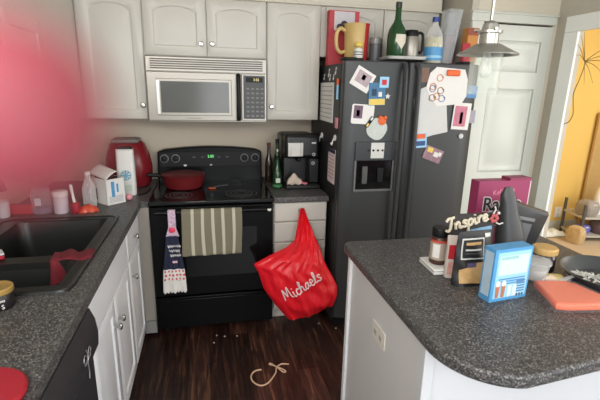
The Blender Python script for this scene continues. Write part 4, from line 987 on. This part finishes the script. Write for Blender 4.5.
o = thing('salmon_packet', 'pink salmon fillet in clear wrap on the front right of the island', 'fish', (1.61, -2.13, ZI))
q = [(1.528, -2.043), (1.493, -2.206), (1.641, -2.213), (1.80, -2.20), (1.80, -2.10), (1.734, -2.078)]
q = [(1.533, -2.04), (1.478, -2.20), (1.52, -2.215), (1.64, -2.232), (1.685, -2.205), (1.665, -2.085), (1.64, -2.06)]
q = [(x-1.61, y+2.13) for x, y in q]
b = B(); b.loops([[(x*k, y*k, z) for x, y in q] for k, z in ((.94, .002), (1.0, .008), (1.0, .024), (.95, .030))]); b.obj('fillet', SALMON, o, bev=.004)
b = B(); b.loops([[(x*k+dx, y*k+dx*.5, z) for x, y in q] for k, z, dx in ((1.05, .0005, .002), (1.03, .026, .001), (1.0, .0335, 0))]); b.obj('wrap', WRAP, o, angle=20)
b = B(); b.grid(lambda u, v: (-.06+.14*u+.02*v, .068+.04*v, max(.003, .034+.012*sin(u*9)*(1-v)-.03*v+.012*sin(v*5+u*6))), 18, 8); b.obj('loose_wrap', glass_mat('loose_cling', (1, 1, 1), .1, .3), o, fixn=False)
o = thing('yellow_packet', 'small pale yellow packet between the gold-lidded jar and the pan', 'packet', (1.652, -2.0, ZI), R(-12)); b = B(); b.loops([[(x, y, z) for x, y in rrect(w, d, .01, 3)] for w, d, z in ((.08, .035, 0), (.085, .04, .01), (.07, .028, .02))]); b.obj('packet', mat('pale_yellow', S(226, 206, 140), .5), o)
o = thing('frying_pan', 'dark non-stick frying pan holding shredded cheese and pink meat', 'pan', (1.835, -2.065, ZI))
o.scale = (1.08, 1.08, 1.05)
B().lathe([(.10, 0), (.115, .004), (.135, .03), (.148, .045), (.150, .047), (.145, .046), (.13, .03), (.108, .008), (.001, .006)], n=44).obj('pan', mat('dark_nonstick', S(64, 68, 70), .35), o)
B().tube([(.14, .03, .04), (.2, .05, .06), (.3, .09, .075)], [.012, .014, .011], 10, smooth=3).obj('handle', BLACKM, o)
b = B()
for k in range(60):
    a = random.uniform(0, 2*pi); rr = .055*random.random()**.5; x, y = -.055+rr*cos(a), .02+rr*sin(a)*1.2; z = .012+.03*(1-rr/.055)*random.random()
    d = random.uniform(0, 2*pi); b.tube([(x, y, z), (x+.022*cos(d), y+.022*sin(d), z+.004)], .0028, 5)
o2 = b.obj('shredded_cheese', mat('pale_cheese', S(206, 208, 200), .5), None, (1.832, -2.065, ZI)); tag(o2, 'pale shredded cheese heaped in the dark frying pan', 'cheese', kind='stuff')
b = B(); b.grid(lambda u, v: ((u-.5)*.13, (v-.5)*.11, .012+.03*(sin(pi*u)*sin(pi*v))**.4+.003*sin(u*21)*sin(v*17)), 22, 18); tag(b.obj('meat_piece', MEAT, None, (1.885, -2.075, ZI+.002), (0, 0, .3), solid=.002, angle=80), 'pink meat piece lying in the dark frying pan', 'meat')

# ------------------------------------------------------------------ pendant lamp
o = thing('pendant_lamp', 'nickel pendant lamp with clear seeded glass shade above the island', 'lamp', (1.322, -1.90, 1.584))
NK = mat('brushed_nickel', S(172, 170, 162), .32, .8, var=.06)
B().lathe([(.0055, .235), (.0055, .84)], n=10).obj('rod', NK, o); B().lathe([(.06, .84), (.06, .872), (.001, .875)], n=28).obj('ceiling_canopy', NK, o)
B().lathe([(.028, .145), (.030, .16), (.030, .192), (.039, .194), (.039, .202), (.028, .204), (.024, .222), (.011, .232), (.001, .233)], n=24).obj('socket_cup', NK, o)
B().lathe([(.038, .146), (.096, .126), (.097, .129), (.06, .149), (.040, .160), (.034, .1595)], n=48, caps=(0, 0)).obj('metal_shade', NK, o)
for a in range(3): B().lathe([(.003, 0), (.003, .008), (.006, .009), (.006, .015), (.001, .016)], n=10, M=Matrix.Rotation(a*2*pi/3+.3, 4, 'Z') @ Matrix.Translation((.034, 0, .205)) @ Matrix.Rotation(R(90), 4, 'Y')).obj('thumb_screw', NK, o)
b = B(); b.lathe([(.049, 0), (.0505, .003), (.0505, .147), (.048, .147), (.048, .003), (.049, 0)], n=40, caps=(0, 0)); b.obj('glass_shade', SEEDED, o)
B().lathe([(.012, .145), (.012, .12), (.017, .10), (.021, .08), (.018, .065), (.008, .055), (.001, .054)], n=20).obj('bulb', CLEAR, o)

# ------------------------------------------------------------------ dried stem on the doorway casing
o = thing('dried_stem', 'thin curly dried stem with fronds hanging on the doorway casing', 'dried plant', (2.728, 0, 0))
b = B().tube([(0, -.83, 1.40), (0, -.865, 1.42), (-.002, -.885, 1.47), (-.002, -.872, 1.53), (-.004, -.862, 1.60), (-.004, -.885, 1.68), (-.004, -.905, 1.77), (-.004, -.90, 1.80)], [.003, .0036, .0034, .0026], 6, smooth=5); b.obj('stem', TWIG, o)
b = B()
for (y, z) in ((-1.10, 1.86), (-1.12, 1.80), (-1.06, 1.70), (-.99, 1.66), (-.93, 1.65), (-1.12, 1.75), (-.84, 1.95), (-.82, 1.90), (-.86, 1.97), (-.83, 1.83)):
    b.tube([(-.004, -.90, 1.79), (-.01, (-.90+y)/2, (1.79+z)/2+.02), (-.006, y, z)], [.0024, .002, .001], 5, smooth=4)
b.obj('frond', TWIG, o)

# ------------------------------------------------------------------ next room
o = thing('wall_outlet', 'white power outlet low on the yellow wall through the doorway', 'outlet', (4.53, .8685, .205)); B().prism(rrect(.09, .13, .006), 0, .006, 0, FY).obj('cover_plate', PAPER, o)
for z in (-.028, .028): B().prism(rrect(.03, .034, .01, cy=z), .006, .0075, 0, FY).obj('socket', PALE, o)
o = thing('dark_zone_panel', 'plain panel standing in for a darker zone of the yellow wall behind the clutter', 'panel', (5.25, .82, .002)); b = B(); b.box(-.45, .55, -.02, .02, 0, 1.40); b.obj('panel', TAUPE, o, bev=.01)  # plain slab standing in for a darker zone of the wall
o = thing('crumpled_paper', 'crumpled white and silver paper on the carpet beyond the doorway', 'paper', (4.22, .68, .003)); b = B(); b.grid(lambda u, v: ((u-.5)*.5, (v-.5)*.22, .01+.07*abs(sin(u*9+v*4)*cos(v*7-u*3))*sin(pi*u)**.5*sin(pi*v)**.5), 22, 14); b.obj('paper', mat('silver_white_paper', S(222, 224, 218), .4, var=.25, scale=20), o, angle=10)
o = thing('storage_shelf', 'low grey two-tier shelf heaped with clutter beyond the doorway', 'shelf', (4.42, .42, .002), R(-12))
for x in (.01, 1.0):
    for y in (0, .34): B().box(x-.012, x+.012, y-.012, y+.012, 0, .42).obj('post', GREYPLAS, o)
for z in (.05, .26): B().box(0, 1.01, -.012, .352, z, z+.02).obj('shelf_board', mat('pale_grey_board', S(184, 180, 172), .6), o)
def heap(name, label, cat, x, y, z, w, d, h, m, grp=None):
    o = thing(name, label, cat, (x, y, z), random.uniform(-.3, .3))
    b = B(); b.loops([[(px*(1+.06*sin(i*2.1+j)), py*(1+.06*cos(i*1.7+j)), zz) for i, (px, py) in enumerate(rrect(w*k, d*k, min(w, d)*.3*k, 4))] for j, (k, zz) in enumerate(((.85, 0), (1.0, h*.25), (1.02, h*.6), (.8, h*.9), (.4, h)))]); b.obj('bundle', m, o, angle=50)
    b = B(); b.tube([(-w*.2, -d*.35, h*.7), (0, -d*.5, h*.8), (w*.2, -d*.35, h*.7)], .008, 6, smooth=3); b.obj('fold', PALE, o)
heap('violet_packet', 'violet-blue packet on the lower tier of the cluttered shelf', 'packet', 4.52, .50, .075, .16, .14, .1, PURPLE)
heap('brown_bundle', 'dark brown bundle on the lower tier right of the violet packet', 'bundle', 4.78, .46, .075, .28, .2, .16, mat('brown_mixed', S(110, 92, 90), .8, var=.4, scale=20))
heap('grey_bundle', 'grey-beige bundle on the top tier of the cluttered shelf', 'bundle', 4.545, .50, .285, .17, .2, .17, GREYM)
heap('mauve_bundle', 'brownish mauve bundle heaped at the right of the top tier', 'bundle', 4.94, .42, .285, .28, .2, .25, mat('mauve_mixed', S(158, 128, 112), .8, var=.35, scale=18))
o = thing('white_bottle', 'white conical bottle standing out above the cluttered shelf', 'bottle', (4.72, .52, .285)); B().lathe([(.06, 0), (.065, .15), (.05, .26), (.02, .36), (.012, .4)], n=18).obj('body', PAPER, o); B().lathe([(.016, .4), (.016, .43), (.001, .431)], n=12).obj('cap', PALE, o)
heap('tan_bundle', 'tan bundle on the carpet at the left end of the cluttered shelf', 'bundle', 4.33, .38, .003, .10, .18, .2, mat('tan_mixed', S(190, 166, 124), .9, var=.3, scale=30))

# ------------------------------------------------------------------ floor
o = thing('cord_loop', 'pale tan cord curled in a loop on the dark wood floor', 'cord', (0, 0, .0045))
b = B().tube([(.665, -1.118, 0), (.625, -1.125, 0), (.60, -1.165, 0), (.607, -1.215, 0), (.645, -1.252, 0), (.69, -1.235, 0), (.74, -1.165, 0), (.755, -1.115, 0), (.79, -1.09, 0), (.83, -1.10, 0)], .0045, 8, smooth=6)
b.tube([(.75, -1.112, .004), (.725, -1.08, .006), (.715, -1.085, .004), (.735, -1.10, .006), (.785, -1.145, .006), (.80, -1.165, .004), (.785, -1.168, .004), (.757, -1.125, .006)], .004, 8, smooth=5); b.obj('cord', ROPE, o)
CRB = mat('pale_crumb', S(190, 180, 168), .8)
for (x, y) in ((.42, -.72), (.47, -.74), (.55, -.75), (.40, -.80), (1.12, -.70), (1.22, -.78)):
    tag(B().sphere((0, 0, .004), .006, 8, sz=.6).obj('crumb', CRB, None, (x, y, .0005)), 'pale crumb on the dark floor in front of the stove and drawers', 'crumb', 'crumbs on the floor')

# ------------------------------------------------------------------ the photographer's finger at the lens
def skin_hand():
    me = bpy.data.meshes.new('hand'); D = .030
    P = []; Eg = []; Rd = []
    def chain(pts, rs, start=None):
        prev = start
        for p, r in zip(pts, rs):
            P.append(Vector(p)); Rd.append(r); k = len(P)-1
            if prev is not None: Eg.append((prev, k))
            prev = k
        return prev
    # camera space, z towards the viewer; wrist is the root
    w = chain([(-.235, -.035, -.03), (-.19, -.025, -.03), (-.150, -.012, -.028)], [.022, .024, .022])
    palm = 1
    chain([(-.115, .002, -.032), (-.085, .006, -.033), (-.055, .0072, -.032), (-.034, .0090, -.031), (-.0208, .0064, -.0305), (-.0150, .0049, -.0305)], [.0112, .0100, .0092, .0088, .0078, .0058], w)
    for k in range(3):
        dy = -.018-.017*k
        chain([(-.125-.004*k, dy, -.030), (-.100-.004*k, dy-.002, -.040), (-.104-.004*k, dy-.002, -.058), (-.122-.004*k, dy, -.060)], [.0098-.0006*k]*4, w)
    chain([(-.165, .006, -.015), (-.140, .022, -.010), (-.118, .030, -.014)], [.012, .0105, .0088], palm)
    me.from_pydata([tuple(CM @ p) for p in P], Eg, [])
    o = bpy.data.objects.new('hand', me); COL.objects.link(o)
    md = o.modifiers.new('skin', 'SKIN'); md.use_smooth_shade = True
    for i, r in enumerate(Rd): me.skin_vertices[0].data[i].radius = (r, r)
    me.skin_vertices[0].data[0].use_root = True
    sm = o.modifiers.new('sub', 'SUBSURF'); sm.levels = 2; sm.render_levels = 2
    dg = bpy.context.evaluated_depsgraph_get(); dg.update()
    m2 = bpy.data.meshes.new_from_object(o.evaluated_get(dg)); bpy.data.objects.remove(o)
    for p in m2.polygons: p.use_smooth = True
    m2.materials.clear(); m2.materials.append(SKIN)
    return m2
t = thing('person_hand', 'blurred pink fingertip of the photographer covering the upper left', 'hand', CM @ Vector((-.235, -.035, -.03)))
h = bpy.data.objects.new('hand', skin_hand()); COL.objects.link(h); h.parent = t; h.location = -t.location
b = B(); b.loops([[(x, y, z) for x, y in rrect(w, hh, hh*.4, 4)] for w, hh, z in ((.011, .009, 0), (.0105, .0085, .0006))])
nl = b.obj('fingernail', NAIL, t); nl.matrix_local = Matrix.Translation(-t.location) @ CM @ Matrix.Translation((-.031, .0065, -.0395)) @ Matrix.Rotation(R(180), 4, 'X')

# ------------------------------------------------------------------ light
w = bpy.data.worlds.new('world'); scn.world = w; w.use_nodes = True
nt = w.node_tree; bg = nt.nodes['Background']
bg.inputs[0].default_value = (.90, .96, 1.0, 1); bg.inputs[1].default_value = .75
def area(name, loc, target, sx, sy, e, col=(1, 1, 1)):
    l = bpy.data.lights.new(name, 'AREA'); l.shape = 'RECTANGLE'; l.size = sx; l.size_y = sy; l.energy = e; l.color = col
    o = bpy.data.objects.new(name, l); COL.objects.link(o); o.location = loc
    o.rotation_euler = (Vector(target)-Vector(loc)).to_track_quat('-Z', 'Y').to_euler(); return o
area('window_light_behind', (1.6, -5.2, 1.7), (.8, 0, 1.1), 2.6, 1.8, 76, (.96, .98, 1))
area('patio_door_light', (4.6, -3.6, 1.5), (1.0, -1.5, .9), 1.8, 1.9, 58, (1, .98, .94))
area('next_room_light', (4.6, -1.0, 2.40), (4.6, .2, 0), 1.6, 1.2, 62, (1, .96, .88))
area('high_left_fill', (-.3, -3.7, 2.3), (2.4, -.8, 1.4), 1.0, .8, 46, (1, .98, .95))  # added fill to brighten the doorway casing, no lamp stands there
